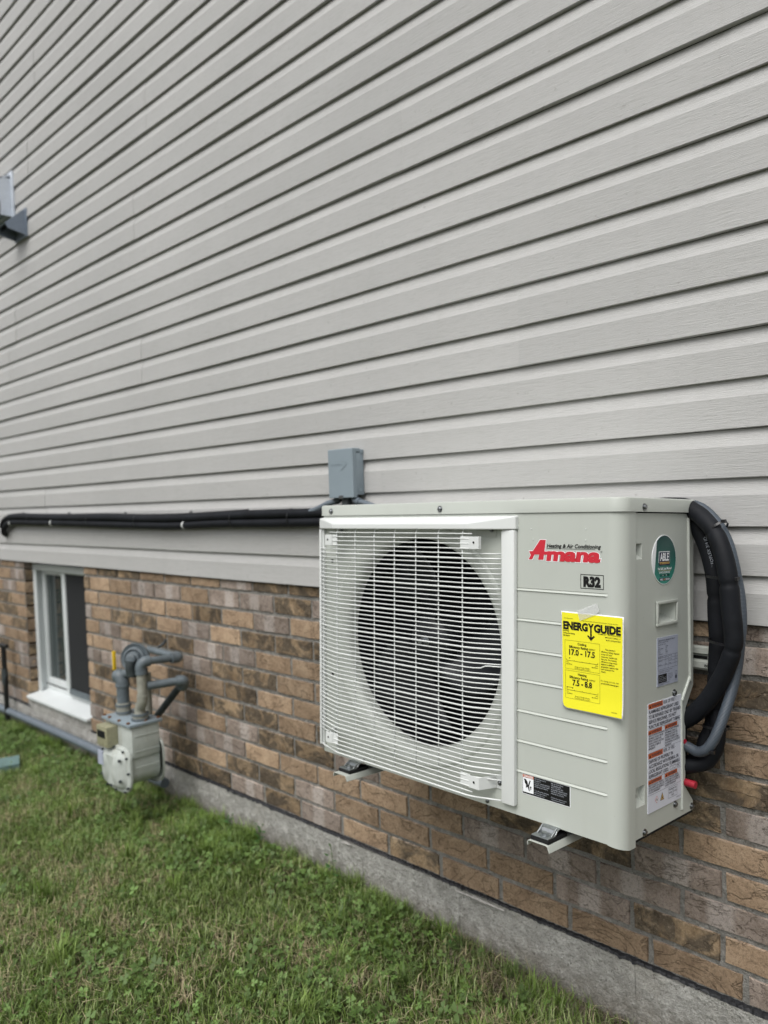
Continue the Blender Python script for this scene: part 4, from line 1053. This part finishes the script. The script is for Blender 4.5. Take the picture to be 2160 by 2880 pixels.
s.poly('box', [(a + .066, .115), (a + .070, .115), (a + .090, .1035), (a + .086, .1035)], .0012); s.poly('box', [(a + .090, .1035), (a + .086, .1035), (a + .058, .083), (a + .062, .083)], .0012)
s.build(c0, {'box': 'embossed_mark'})
MB().box(a + .048, a + .066, -.0525, -.045, -.005, .006, .001).build('latch', M['steel_dk'], db)
# conduits under the box
cd = empty('conduit_fittings', (-1.79, -.03, 1.29), 'short grey conduit connectors coming out below the grey electrical box', 'conduit')
def wt(name, pts, r_, mat, par, org, **k): return tube(name, [tuple(Vector(p) - Vector(org)) for p in pts], r_, M[mat], par, **k)
og = (-1.79, -.03, 1.29)
wt('connector', [(-1.765, -.025, 1.312), (-1.762, -.026, 1.303), (-1.752, -.030, 1.298), (-1.732, -.034, 1.294)], .0115, 'gconduit', cd, og)
wt('conduit', [(-1.735, -.034, 1.2945), (-1.70, -.040, 1.289), (-1.64, -.050, 1.275), (-1.56, -.055, 1.25), (-1.45, -.055, 1.22)], .0085, 'gconduit', cd, og)
wt('connector', [(-1.800, -.025, 1.312), (-1.800, -.026, 1.285), (-1.799, -.028, 1.26)], .016, 'pipe_dark', cd, og)
wt('connector', [(-1.832, -.024, 1.312), (-1.838, -.026, 1.302), (-1.850, -.030, 1.298)], .0105, 'pipe_dark', cd, og)
wt('conduit', [(-1.845, -.030, 1.2985), (-1.88, -.034, 1.292), (-1.93, -.036, 1.276), (-1.99, -.034, 1.262)], .0095, 'gconduit', cd, og)

# ------------------------------------------------------------------ line set along the siding
ls = empty('line_set', (-3.3, -.03, 1.23), 'pair of black insulated pipes running along the siding to the left of the heat pump', 'pipes')
og = (-3.3, -.03, 1.23)
LX = [(-4.66, 1.249), (-4.50, 1.254), (-4.17, 1.251), (-3.82, 1.246), (-3.435, 1.242), (-3.10, 1.238), (-2.81, 1.237), (-2.55, 1.242), (-2.32, 1.245), (-2.11, 1.247), (-1.95, 1.249), (-1.75, 1.252), (-1.5, 1.255)]
def wavy(off, ph, amp=.0012):
    return [(x, -.030, z + off + amp * math.sin(x * 5.3 + ph) + amp * .6 * math.sin(x * 11 + ph * 2)) for x, z in LX]
up = [(-4.83, .02, 1.185), (-4.80, -.012, 1.206), (-4.755, -.026, 1.236)] + wavy(.0140, .7); lo = [(-4.80, .02, 1.158), (-4.775, -.014, 1.172), (-4.745, -.028, 1.196)] + wavy(-.0150, 2.2)
seams_ = [.55, 1.05, 1.62, 2.05, 2.62]
def rf(L):
    return 1 - .10 * sum(math.exp(-((L - q_) / .006) ** 2) for q_ in seams_) + .02 * math.sin(L * 17)
wt('insulated_pipe', up, .0165, 'foam', ls, og, rfun=rf); wt('insulated_pipe', lo, .0158, 'foam', ls, og, rfun=rf)
wt('cable', [(x, y - .002, z + .0165) for x, y, z in up[3:-4]], .0040, 'tie', ls, og)
def lz_(x):
    for (a, za), (b, zb_) in zip(LX[:-1], LX[1:]):
        if a <= x <= b: return za + (zb_ - za) * (x - a) / (b - a) - 1.23
for x in (-4.62, -4.05, -2.76):
    MB().lathe((x + 3.3, .001, lz_(x) - .015), (1, 0, 0), [(.0172, 0), (.0178, .001), (.0178, .011), (.0172, .012)], 16).build('pipe_clamp', M['frost'], ls, True)
for x in (-4.35, -3.62, -3.15, -2.42, -2.08):
    q = MB(); q.lathe((x + 3.3, .0, lz_(x)), (1, 0, 0), [(.030, 0), (.0305, .005)], 20)
    for k_ in range(len(q.v)): p = q.v[k_]; q.v[k_] = (p[0], p[1] * .62, lz_(x) + (p[2] - lz_(x)) * 1.10)
    q.build('cable_tie', M['tie'], ls)
for x in (-4.5, -3.9, -3.3, -2.75):
    MB().cyl((x + 3.3, .030, lz_(x) + .036), (x + 3.3, .022, lz_(x) + .036), .005, n=8).build('clip_screw', M['steel_dk'], ls)

# ------------------------------------------------------------------ hose loop at the right
lp = empty('line_set_loop', (-.63, -.12, 1.0), 'bundle of black insulated hoses and grey conduit looping down beside the heat pump', 'hose bundle')
og = (-.63, -.12, 1.0)
SEG = [.10, .22, .345, .52]
def rf2(sg): return lambda L: 1 - .13 * sum(math.exp(-((L - q_) / .0045) ** 2) for q_ in sg) + .03 * math.sin(L * 23)
A_ = [(-.82, -.04, 1.258), (-.77, -.042, 1.265), (-.720, -.045, 1.263), (-.697, -.055, 1.254), (-.674, -.065, 1.241), (-.641, -.085, 1.212), (-.623, -.095, 1.178), (-.612, -.100, 1.140), (-.607, -.102, 1.105), (-.605, -.102, 1.070), (-.601, -.102, 1.028), (-.600, -.102, .992), (-.609, -.100, .959), (-.629, -.095, .916), (-.660, -.088, .866), (-.693, -.082, .830), (-.728, -.080, .806), (-.77, -.08, .79)]
wt('insulated_hose', A_, .0182, 'foam', lp, og, rfun=rf2([.205, .315, .445]), n=20, sub=8)
B_ = [(-.80, -.034, 1.235), (-.75, -.036, 1.248), (-.715, -.036, 1.240), (-.696, -.038, 1.222), (-.676, -.042, 1.183), (-.661, -.046, 1.134), (-.655, -.048, 1.090), (-.653, -.048, 1.031), (-.651, -.048, .987), (-.654, -.048, .942), (-.657, -.048, .897), (-.660, -.048, .844), (-.665, -.048, .802), (-.676, -.052, .771), (-.684, -.056, .744), (-.707, -.060, .718), (-.740, -.060, .704), (-.78, -.06, .70)]
wt('insulated_hose', B_, .0182, 'foam', lp, og, rfun=rf2([.27, .36, .43, .60]), n=20, sub=8)
C_ = [(-.80, -.028, 1.258), (-.76, -.028, 1.266), (-.726, -.030, 1.267), (-.703, -.035, 1.266), (-.675, -.045, 1.254), (-.642, -.060, 1.225), (-.621, -.070, 1.191), (-.610, -.075, 1.159), (-.603, -.076, 1.124), (-.596, -.076, 1.082), (-.594, -.076, 1.032), (-.598, -.076, .988), (-.604, -.076, .938), (-.612, -.082, .894), (-.620, -.095, .855), (-.629, -.106, .820), (-.641, -.110, .790), (-.655, -.109, .771), (-.674, -.103, .761), (-.695, -.095, .763), (-.720, -.090, .768), (-.76, -.085, .772)]
wt('corrugated_conduit', C_, .0105, 'corr', lp, og, n=18, sub=12, uvscale=120)
wt('cable', [(-.655, -.055, .84), (-.650, -.062, .80), (-.652, -.070, .765), (-.668, -.078, .735), (-.70, -.085, .722), (-.74, -.085, .715)], .016, 'foam', lp, og)
def tie_ring(c, ax, ra_, rb_, side):
    c = Vector(c); d = Vector(ax).normalized(); a = Vector(side); a = (a - d * a.dot(d)).normalized(); b = d.cross(a); n_ = 36; v = []; f = []
    for dd, rr in ((-.0024, 1), (-.0024, 1.05), (.0024, 1.05), (.0024, 1)):
        for i in range(n_): t = 2 * math.pi * i / n_; v.append(c - Vector(og) + d * dd + (a * ra_ * math.cos(t) + b * rb_ * math.sin(t)) * rr)
    for j in range(4):
        for i in range(n_): f.append((j * n_ + i, j * n_ + (i + 1) % n_, ((j + 1) % 4) * n_ + (i + 1) % n_, ((j + 1) % 4) * n_ + i))
    o = from_data('cable_tie', v, f, M['tie'], lp)
    hd = MB(); p = c - Vector(og) + a * (ra_ + .002)
    hd.box(p.x - .0045, p.x + .0045, p.y - .004, p.y + .004, p.z - .0035, p.z + .0035, .001).build('tie_head', M['tie'], o)
tie_ring((-.640, -.075, 1.216), (.62, -.2, -.75), .026, .0215, (1, -.5, 0))
tie_ring((-.628, -.080, 1.122), (0, 0, 1), .043, .024, (1, -.75, 0))
tie_ring((-.625, -.078, .990), (0, 0, 1), .042, .026, (1, -.75, 0))
tie_ring((-.648, -.075, .812), (.1, -.1, -1), .036, .022, (1, -.9, 0))
tie_ring((-.648, -.107, .778), (-.7, 0, -.7), .0118, .0118, (1, -.5, 0))
# print on the hose
hn = Vector((.62, -.785, 0)).normalized(); ht = Vector((-.26, -.05, 1)).normalized()
hs_ = Sheet(Vector((-.6625, -.0455, 1.128)) - Vector(og) + hn * .0178, ht, hn.cross(ht) * -1.0 if hn.cross(ht).x > 0 else hn.cross(ht), hn)
hs_.text('inkgrey', 'GULFOFLEX 3/4 ID', 0, -.003, .0062, .075, .0, 0, .0008); hs_.build(lp, {'inkgrey': 'hose_print'})
rc = MB(); rc.cyl((-.735, -.098, .6905), (-.681, -.100, .6890), .0078, n=18); rc.build('red_valve', M['red'], hp, True, auto=40).matrix_parent_inverse = MU.inverted()
rc = MB(); rc.cyl((-.72, -.095, .775), (-.702, -.100, .776), .005, n=12); rc.build('red_plug', M['red'], hp, True, auto=40).matrix_parent_inverse = MU.inverted()

# ------------------------------------------------------------------ gas meter
gm = empty('gas_meter', (-2.89, -.22, .19), 'pale grey domestic gas meter hanging from painted pipes near the basement window', 'gas meter')
og = Vector((-2.89, -.22, .19))
def g_(p): return tuple(Vector(p) - og)
x0, x1, ya, yb = -3.005, -2.785, -.300, -.150
q = MB(); q.box(x0 - og.x, x1 - og.x, ya + .018 - og.y, yb - .012 - og.y, .335 - og.z, .460 - og.z, .012)
body = q.build('meter_body', M['meter'], gm, True, auto=40)
def dish(ysgn, yfrom, yto, hw, zlo, zhi):
    v = []; f = []; n_ = 40; cx = (x0 + x1) / 2; cz = (zlo + zhi) / 2; hh = (zhi - zlo) / 2
    rings_ = [(1.0, 0), (1.0, .25), (.93, .40), (.86, .40), (.80, .62), (.62, 1.0), (0.01, 1.0)]
    for k, (s_, t) in enumerate(rings_):
        for i in range(n_):
            a = 2 * math.pi * i / n_; c_, s2 = math.cos(a), math.sin(a)
            e_ = .62 if s2 < 0 else .45
            px = math.copysign(abs(c_) ** e_, c_) * hw * s_; pz = math.copysign(abs(s2) ** e_, s2) * hh * s_
            v.append((cx + px - og.x, yfrom + (yto - yfrom) * t - og.y, cz + pz - og.z))
    for j in range(len(rings_) - 1):
        for i in range(n_): f.append((j * n_ + i, j * n_ + (i + 1) % n_, (j + 1) * n_ + (i + 1) % n_, (j + 1) * n_ + i))
    return v, f
for nm, args in (('diaphragm_cover', (-1, ya + .016, ya - .022, .112, .194, .375)), ('diaphragm_cover', (1, yb - .016, yb + .020, .128, .205, .400))):
    v, f = dish(*args); from_data(nm, v, f, M['meter'], gm, True).data.set_sharp_from_angle(angle=R(40))
q = MB(); hw = .100; pr_ = [(-hw, .345 - og.z), (-hw, .275 - og.z)] + [(-hw * math.cos(t) , .275 - og.z - .062 * math.sin(t)) for t in [R(12 * k) for k in range(1, 15)]] + [(hw, .275 - og.z), (hw, .345 - og.z)]
q.prism([((x0 + x1) / 2 - og.x + a, b) for a, b in pr_], 'y', ya + .014 - og.y, yb - .014 - og.y); q.build('lower_case', M['meter'], gm, True, auto=35)
q = MB(); q.box(x0 - .006 - og.x, x1 + .008 - og.x, ya + .006 - og.y, yb - .004 - og.y, .459 - og.z, .472 - og.z, .004); lidp = q.build('meter_lid', M['box'], gm, True, auto=40)
for (x, y) in ((-3.0, -.285), (-2.95, -.288), (-2.87, -.288), (-2.80, -.286), (-2.790, -.22), (-2.790, -.165)):
    MB().cyl(g_((x, y, .470)), g_((x, y, .478)), .007, n=6).build('lid_bolt', M['rust'], lidp)
q = MB(); q.box(-2.985 - og.x, -2.895 - og.x, ya - .030 - og.y, ya + .020 - og.y, .368 - og.z, .450 - og.z, .006); ix = q.build('index_box', M['index'], gm, True, auto=40)
q = MB(); q.box(-2.972 - og.x, -2.908 - og.x, ya - .0315 - og.y, ya - .0300 - og.y, .405 - og.z, .432 - og.z); q.build('dial_window', M['black_in'], ix)
q = MB(); q.box(-2.992 - og.x, -2.950 - og.x, ya - .0245 - og.y, ya - .0200 - og.y, .290 - og.z, .345 - og.z); q.build('badge', M['stick_grey'], gm)
for (x, z) in ((-2.815, .335), (-2.815, .255), (-2.965, .255), (-2.89, .225)): MB().cyl(g_((x, ya - .018, z)), g_((x, ya - .026, z)), .006, n=8).build('cover_bolt', M['pipe_dark'], gm)
for k in range(12):
    a = 2 * math.pi * k / 12; e_ = .55
    px_ = (x0 + x1) / 2 + math.copysign(abs(math.cos(a)) ** e_, math.cos(a)) * .106; pz_ = .2845 + math.copysign(abs(math.sin(a)) ** e_, math.sin(a)) * .085
    MB().cyl(g_((px_, ya + .006, pz_)), g_((px_, ya - .006, pz_)), .0045, n=6).build('cover_bolt', M['pipe_dark'], gm)
for zz in (.30, .36, .42): MB().box(x1 - og.x - .001, x1 - og.x + .002, ya + .030 - og.y, yb - .020 - og.y, zz - og.z, zz + .003 - og.z).build('case_rib', M['meter'], gm)
gp = empty('gas_piping', (-2.85, -.15, .53), 'grey painted gas pipes with round regulator and elbows above the gas meter', 'gas pipes')
og2 = (-2.85, -.15, .53)
def pp(nm, pts, r_, mat='pipe', **k): return wt(nm, pts, r_, mat, gp, og2, **k)
# inlet swivel and elbow
pp('union', [(-2.955, -.225, .468), (-2.955, -.225, .520)], .028, 'pipe_pale', sub=0); pp('riser', [(-2.955, -.225, .515), (-2.955, -.225, .600)], .0245, 'pipe', sub=0)
pp('elbow', [(-2.955, -.225, .588), (-2.957, -.225, .606), (-2.968, -.228, .624), (-2.985, -.228, .622)], .0275, 'pipe')
pp('elbow', [(-2.965, -.228, .618), (-2.945, -.215, .634), (-2.915, -.20, .640), (-2.88, -.19, .642)], .019, 'pipe')
# regulator
reg = MB(); rc_ = Vector((-2.868, -.210, .706)) - Vector(og2)
reg.lathe(rc_, (.58, -.80, .06), [(.0, -.030), (.034, -.030), (.048, -.016), (.058, -.010), (.060, .0), (.058, .006), (.051, .002), (.046, .000), (.044, .014), (.037, .016), (.034, .008), (.030, .008), (.028, .026), (.021, .028), (.019, .040), (.014, .044), (.0, .045)], 44)
reg.build('regulator', M['pipe'], gp, True, auto=20)
pp('spring_cap', [(-2.838, -.246, .704), (-2.838, -.248, .680), (-2.838, -.244, .648)], .0185, 'pipe_dark')
pp('regulator_base', [(-2.860, -.200, .662), (-2.860, -.200, .636)], .034, 'pipe_dark', sub=0)
pp('riser', [(-2.868, -.165, .640), (-2.868, -.165, .45)], .017, 'pipe_pale', sub=0)
for (x, y, z, r_) in ((-2.955, -.225, .478, .031), (-2.955, -.225, .506, .031), (-2.820, -.225, .474, .034), (-2.820, -.225, .492, .033), (-2.795, -.225, .655, .0225), (-2.955, -.225, .585, .029)):
    MB().lathe(Vector((x, y, z)) - Vector(og2), (0, 0, 1), [(r_ - .006, -.001), (r_, 0), (r_, .008), (r_ - .006, .009)], 18).build('collar', M['pipe'], gp, True, auto=40)
# outlet
pp('union', [(-2.820, -.225, .468), (-2.820, -.225, .498)], .030, 'pipe_pale', sub=0)
pp('offset_bend', [(-2.820, -.225, .492), (-2.818, -.225, .518), (-2.800, -.225, .545), (-2.795, -.225, .575)], .0205, 'pipe_pale')
pp('riser', [(-2.795, -.225, .570), (-2.795, -.225, .672)], .018, 'pipe_pale', sub=0)
pp('elbow', [(-2.795, -.225, .660), (-2.795, -.225, .685), (-2.787, -.215, .702), (-2.783, -.195, .704)], .0215, 'pipe')
pp('pipe_run', [(-2.783, -.205, .704), (-2.779, -.085, .698)], .0145, 'pipe', sub=0)
pp('elbow', [(-2.779, -.105, .699), (-2.779, -.080, .697), (-2.790, -.068, .697), (-2.812, -.066, .697)], .0205, 'pipe')
pp('pipe_run', [(-2.80, -.066, .697), (-3.03, -.066, .700)], .0145, 'pipe', sub=0)
pp('vent_pipe', [(-2.960, -.060, .715), (-2.955, -.035, .730), (-2.948, -.03, .745)], .0055, 'pipe_dark')
pp('pipe_run', [(-2.790, -.205, .606), (-2.748, -.085, .610)], .0165, 'pipe', sub=0)
pp('elbow', [(-2.753, -.100, .610), (-2.745, -.078, .609), (-2.752, -.070, .596), (-2.768, -.070, .580)], .022, 'pipe')
pp('pipe_run', [(-2.755, -.070, .600), (-2.985, -.085, .405)], .0145, 'pipe_dark', sub=0)
tg = MB(); tg.box(-3.010, -3.001, -.238, -.225, .645, .722, .002); o = tg.build('meter_tag', M['tag'], None, True, auto=40); tag(o, 'slim yellow plastic tag hanging left of the round gas regulator', 'tag')

# ------------------------------------------------------------------ pipe along the wall base, hose stand pipe, lid, vents
q = tube('ground_pipe', [(-6.5, -.040, .124), (-5.2, -.038, .128), (-4.5, -.036, .131), (-3.9, -.036, .134), (-3.45, -.036, .133), (-2.99, -.040, .128)], .021, M['gconduit']); tag(q, 'long blue grey pipe lying along the foot of the wall left of the meter', 'pipe')
st = empty('standpipe', (-4.80, -.045, .05), 'thin black stand pipe with a tee handle against the brick left of the window', 'standpipe')
tube('post', [(0, 0, -.05), (.0, 0, .22), (-.01, 0, .46)], .014, M['tie'], st, sub=0); tube('collar', [(-.006, 0, .24), (-.0075, 0, .33)], .018, M['pipe_dark'], st, sub=0); tube('handle', [(-.10, -.005, .465), (-.01, 0, .470), (.05, .0, .468)], .011, M['tie'], st, sub=0)
q = MB(); q.prism([(-4.06, -.25), (-3.92, -.30), (-3.97, -.52), (-4.12, -.47)], 'z', .045, .078); o = q.build('valve_box_lid', M['lid'], None); tag(o, 'flat blue green plastic box lid lying in the grass at the left', 'lid')
# exhaust hoods
v1 = empty('exhaust_vent', (-4.50, 0, 3.0), 'pale square louvred exhaust vent high on the siding at the left', 'vent')
q = MB(); q.box(-.12, .10, -.012, .0, -.135, .13, .003); q.build('flange', M['hood_white'], v1, True, auto=40)
q = MB(); q.prism([(-.012, .115), (-.075, .085), (-.075, -.04), (-.070, -.04), (-.070, .080), (-.012, .105)], 'x', -.105, .085); q.box(-.105, -.100, -.070, -.012, -.11, .09); q.box(.080, .085, -.070, -.012, -.11, .09); q.build('hood', M['hood_white'], v1)
for i in range(3): q = MB(); q.prism([(-.015, -.02 - i * .035), (-.045, -.048 - i * .035), (-.043, -.050 - i * .035), (-.015, -.024 - i * .035)], 'x', -.098, .078); q.build('louvre', M['meter'], v1)
v2 = empty('dryer_vent', (-4.32, 0, 2.82), 'blue grey wedge shaped dryer vent hood with dark open mouth on the siding', 'vent')
q = MB(); q.box(-.085, .078, -.010, 0, -.075, .070, .002); q.build('flange', M['hood_grey'], v2, True, auto=40)
for nm, poly_, xa, xb in (('hood_top', [(-.010, .062), (-.016, .062), (-.115, -.028), (-.110, -.032)], -.075, .068), ('hood_side', [(-.010, .060), (-.110, -.030), (-.100, -.050), (-.010, -.068)], .066, .070), ('hood_side', [(-.010, .060), (-.110, -.030), (-.100, -.050), (-.010, -.068)], -.077, -.073)):
    q = MB(); q.prism(poly_, 'x', xa, xb); q.build(nm, M['hood_grey'], v2)
q = MB(); q.prism([(-.010, .050), (-.085, -.020), (-.08, -.03), (-.010, .03)], 'x', -.072, .065); q.build('flap', M['black_in'], v2)

# ------------------------------------------------------------------ lawn
def scatter(n, x0, x1, y0, y1):
    return rng.uniform(x0, x1, n), rng.uniform(y0, y1, n)
def color_attr(me, cols):
    a = me.color_attributes.new('tint', 'FLOAT_COLOR', 'POINT')
    a.data.foreach_set('color', np.concatenate([cols, np.ones((len(cols), 1))], 1).astype(np.float32).ravel())
def np_mesh(name, verts, faces_quads, faces_tris, cols, mat):
    me = bpy.data.meshes.new(name); nv = len(verts); me.vertices.add(nv); me.vertices.foreach_set('co', verts.astype(np.float32).ravel())
    lq, lt = len(faces_quads), len(faces_tris)
    me.loops.add(lq * 4 + lt * 3); me.polygons.add(lq + lt)
    me.loops.foreach_set('vertex_index', np.concatenate([faces_quads.ravel(), faces_tris.ravel()]).astype(np.int32))
    me.polygons.foreach_set('loop_start', np.concatenate([np.arange(lq) * 4, lq * 4 + np.arange(lt) * 3]).astype(np.int32))
    me.update(calc_edges=True); me.validate(); color_attr(me, cols); me.materials.append(mat)
    return link(bpy.data.objects.new(name, me))
def blades(name, px, py, length, width, lean, az, cols, label, flat=None):
    n = len(px); pz = gz(px, py) - .004
    L = length; dx, dy = np.cos(az), np.sin(az); sx, sy = -dy, dx
    h1 = L * .5; h2 = L
    r1 = L * lean * .28; r2 = L * lean
    k1 = np.sqrt(np.maximum(h1 ** 2 - r1 ** 2, 1e-6)); k2 = np.sqrt(np.maximum(h2 ** 2 - r2 ** 2, 1e-6)) * .96
    V = np.zeros((n, 5, 3)); w = width / 2
    V[:, 0] = np.stack([px - sx * w, py - sy * w, pz], 1); V[:, 1] = np.stack([px + sx * w, py + sy * w, pz], 1)
    V[:, 2] = np.stack([px + dx * r1 - sx * w * .85, py + dy * r1 - sy * w * .85, pz + k1], 1); V[:, 3] = np.stack([px + dx * r1 + sx * w * .85, py + dy * r1 + sy * w * .85, pz + k1], 1)
    V[:, 4] = np.stack([px + dx * r2, py + dy * r2, pz + k2], 1)
    # keep the blades out of the wall
    V[:, :, 1] = np.minimum(V[:, :, 1], -.004)
    b = np.arange(n)[:, None] * 5
    Q = b + np.array([[0, 1, 3, 2]]); T = b + np.array([[2, 3, 4]])
    cc = np.repeat(cols[:, None, :], 5, 1).copy(); cc[:, :2] *= .62; cc[:, 4] *= 1.8; cc[:, 2:4] *= 1.12  # highlights put into the colour: tips lightened; roots made darker
    o = np_mesh(name, V.reshape(-1, 3), Q, T, cc.reshape(-1, 3), M['grass']); tag(o, label, 'grass', kind='stuff'); return o
def dens(px, py):
    d = vnoise(px, py, 3.5, 1) * .6 + vnoise(px, py, 11, 2) * .4
    return d
GR = np.array([[.095, .150, .028], [.135, .205, .042], [.185, .260, .070], [.105, .158, .045], [.30, .36, .16]])
def gcol(px, py, n):
    base = GR[rng.integers(0, len(GR), n)] * rng.uniform(.75, 1.25, (n, 1))
    dry = vnoise(px + .3 * py, py - .2 * px, 4.3, 11) * .45 + vnoise(px - .5 * py, py + .4 * px, 13, 12) * .55
    p = np.clip((dry - .53) * 2.0, .02, .40)
    m = rng.random(n) < p
    straw = np.array([.34, .285, .175]) * rng.uniform(.6, 1.3, (n, 1))
    base[m] = straw[m]
    return base
n = 210000
px, py = scatter(n, -5.2, -.45, -1.45, -.004)
keep = rng.random(n) < np.clip(.30 + 1.2 * dens(px, py), 0, 1) * np.where((px > -1.30) & (py > -.06), .5, 1)
px, py = px[keep], py[keep]; n = len(px)
ln = rng.uniform(.022, .058, n) * (.7 + .6 * vnoise(px, py, 6, 5)); 
ln = np.where((py > -.10), ln * 1.10, ln)
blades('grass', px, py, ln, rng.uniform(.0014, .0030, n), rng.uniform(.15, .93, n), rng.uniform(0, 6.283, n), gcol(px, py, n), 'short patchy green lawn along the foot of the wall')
n = 60000
px, py = scatter(n, -9, 4, -7, -.01); keep = ~((px > -5.2) & (px < -.45) & (py > -1.45)); px, py = px[keep], py[keep]; n = len(px)
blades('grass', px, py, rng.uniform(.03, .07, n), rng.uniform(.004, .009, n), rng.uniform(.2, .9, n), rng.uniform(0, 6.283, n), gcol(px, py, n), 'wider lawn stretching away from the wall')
# longer tufts
tc = [(rng.uniform(-4.6, -1.0), -abs(rng.normal(0, .06)) - .012) for _ in range(60)] + [(rng.uniform(-4.6, -1.0), rng.uniform(-1.3, -.05)) for _ in range(90)] + [(rng.uniform(-2.95, -2.3), rng.uniform(-.25, -.02)) for _ in range(34)]
tn = 46; px = np.repeat([a for a, b in tc], tn) + rng.normal(0, .012, len(tc) * tn); py = np.repeat([b for a, b in tc], tn) + rng.normal(0, .012, len(tc) * tn); n = len(px)
th = np.repeat(rng.uniform(.05, .10, len(tc)), tn) * rng.uniform(.6, 1.1, n)
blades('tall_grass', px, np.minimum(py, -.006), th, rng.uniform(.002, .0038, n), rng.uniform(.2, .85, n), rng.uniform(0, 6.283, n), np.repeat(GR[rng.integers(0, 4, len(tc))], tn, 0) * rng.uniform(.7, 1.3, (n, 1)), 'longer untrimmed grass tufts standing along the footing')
# dry thatch: lying straws
n = 34000
px, py = scatter(n, -5.0, -.8, -1.4, -.01); dry = vnoise(px + .3 * py, py - .2 * px, 4.3, 11) * .45 + vnoise(px - .5 * py, py + .4 * px, 13, 12) * .55
keep = rng.random(n) < np.clip((dry - .34) * 2.2, .10, 1); px, py = px[keep], py[keep]; n = len(px)
o = blades('dry_grass', px, py, rng.uniform(.025, .075, n), rng.uniform(.0010, .0022, n), rng.uniform(.86, .985, n), rng.uniform(0, 6.283, n), np.array([.42, .36, .23]) * rng.uniform(.5, 1.5, (n, 1)), 'pale dry straw and clippings lying among the grass')
for vtx in (): pass
# clover and broad leaves
def clover(name, px, py, size, hgt, cols, label):
    n = len(px); V = []; 
    pz = gz(px, py) + hgt
    K = 3; rim = 6
    ang = rng.uniform(0, 6.283, n); tx = rng.normal(0, .5, n); ty = rng.normal(0, .5, n)
    allv = np.zeros((n, K, rim, 3))
    shape = np.array([(0, 0), (.42, -.38), (.92, -.42), (.86, 0), (.92, .42), (.42, .38)])
    for k in range(K):
        a = ang + k * 2.094 + rng.normal(0, .15, n)
        for r_ in range(rim):
            u, w = shape[r_]
            lx = size * (u * np.cos(a) - w * np.sin(a)); ly = size * (u * np.sin(a) + w * np.cos(a))
            allv[:, k, r_] = np.stack([px + lx, np.minimum(py + ly, -.004), pz + lx * tx + ly * ty + size * .15 * abs(w) * 2], 1)
    b = (np.arange(n * K) * rim)[:, None]
    Q = np.concatenate([b + np.array([[0, 1, 2, 3]]), b + np.array([[0, 3, 4, 5]])])
    cc = np.repeat(np.repeat(cols[:, None, :], K, 1).reshape(-1, 1, 3), rim, 1).reshape(-1, 3)
    o = np_mesh(name, allv.reshape(-1, 3), Q, np.zeros((0, 3), int), cc, M['leaf']); tag(o, label, 'clover', kind='stuff'); return o
n = 30000
px, py = scatter(n, -5.0, -.95, -1.4, -.03); cl = vnoise(px, py, 3.0, 21) * .55 + vnoise(px, py, 9, 22) * .45
edge = np.exp(-((py + .12) / .12) ** 2) * (px < -1.5) * .3
keep = rng.random(n) < np.clip((cl + edge + .30 * np.exp(-((px + 2.62) / .35) ** 2 - ((py + .15) / .2) ** 2) - .49) * 3.0, 0.06, 1); px, py = px[keep], py[keep]; n = len(px)
CL = np.array([[.105, .180, .045], [.155, .245, .075], [.085, .140, .038]])
clover('clover', px, py, rng.uniform(.005, .0105, n) * np.where(rng.random(n) < .12, 1.7, 1.0), rng.uniform(.012, .038, n), CL[rng.integers(0, 3, n)] * rng.uniform(.7, 1.35, (n, 1)), 'low green clover leaves spread through the lawn')
# individual weeds against the footing
def weed(x, y, h, nl, label, bright=1.0):
    w = empty('weed', (x, y, float(gz(x, y))), label, 'weed', 'weeds along the footing')
    rd = random.Random(int(x * 1000) & 0xffff)
    st_ = [(0, 0, -.01), (rd.uniform(-.01, .01), -.004, h * .5), (rd.uniform(-.02, .02), -.006, h)]
    tube('stem', st_, .0012, plain('weed_stem', (.10, .14, .05), .6), w, 6, 4)
    for i in range(nl):
        t = .25 + .75 * i / nl; a = i * 2.4; s_ = rd.uniform(.010, .017) * (1.2 - .5 * t)
        c = Vector((rd.uniform(-.006, .006) + .008 * math.cos(a), -.006 + .006 * math.sin(a), h * t))
        d = Vector((math.cos(a), min(math.sin(a), .1) * .8 - .1, rd.uniform(-.1, .45))).normalized(); sd = d.cross(Vector((0, 0, 1))).normalized()
        pts = [c, c + d * s_ * .6 + sd * s_ * .42, c + d * s_ * 1.3 + sd * s_ * .2, c + d * s_ * 1.75, c + d * s_ * 1.3 - sd * s_ * .2, c + d * s_ * .6 - sd * s_ * .42]
        me = bpy.data.meshes.new('leaf'); me.from_pydata([tuple(p) for p in pts], [], [(0, 1, 2, 3), (0, 3, 4, 5)]); me.update(); g__ = rd.uniform(.8, 1.25) * bright
        color_attr(me, np.array([[.055 * g__, .14 * g__, .035 * g__]] * 6)); me.materials.append(M['leaf']); link(bpy.data.objects.new('leaf', me), w)
weed(-2.50, -.035, .085, 12, 'leafy bright green weed closest to the gas meter at the footing')
weed(-2.31, -.035, .100, 14, 'tall leafy weed standing against the footing, second right of the gas meter')
weed(-1.93, -.030, .130, 7, 'thin stalky weed below the left arm of the heat pump bracket')
weed(-1.87, -.045, .075, 8, 'short dark weed at the foot of the first concrete seam')
weed(-1.40, -.060, .045, 9, 'low broad leaved weed near the second concrete seam', 1.3)
# twiggy dead debris in the corner
n = 2600
px, py = scatter(n, -1.40, -.70, -.13, -.006)
blades('dead_twigs', px, py, rng.uniform(.02, .06, n), rng.uniform(.0008, .0018, n), rng.uniform(.5, .97, n), rng.uniform(0, 6.283, n), np.array([.16, .13, .095]) * rng.uniform(.5, 1.6, (n, 1)), 'grey brown dead twigs and roots beside the footing at the lower right')
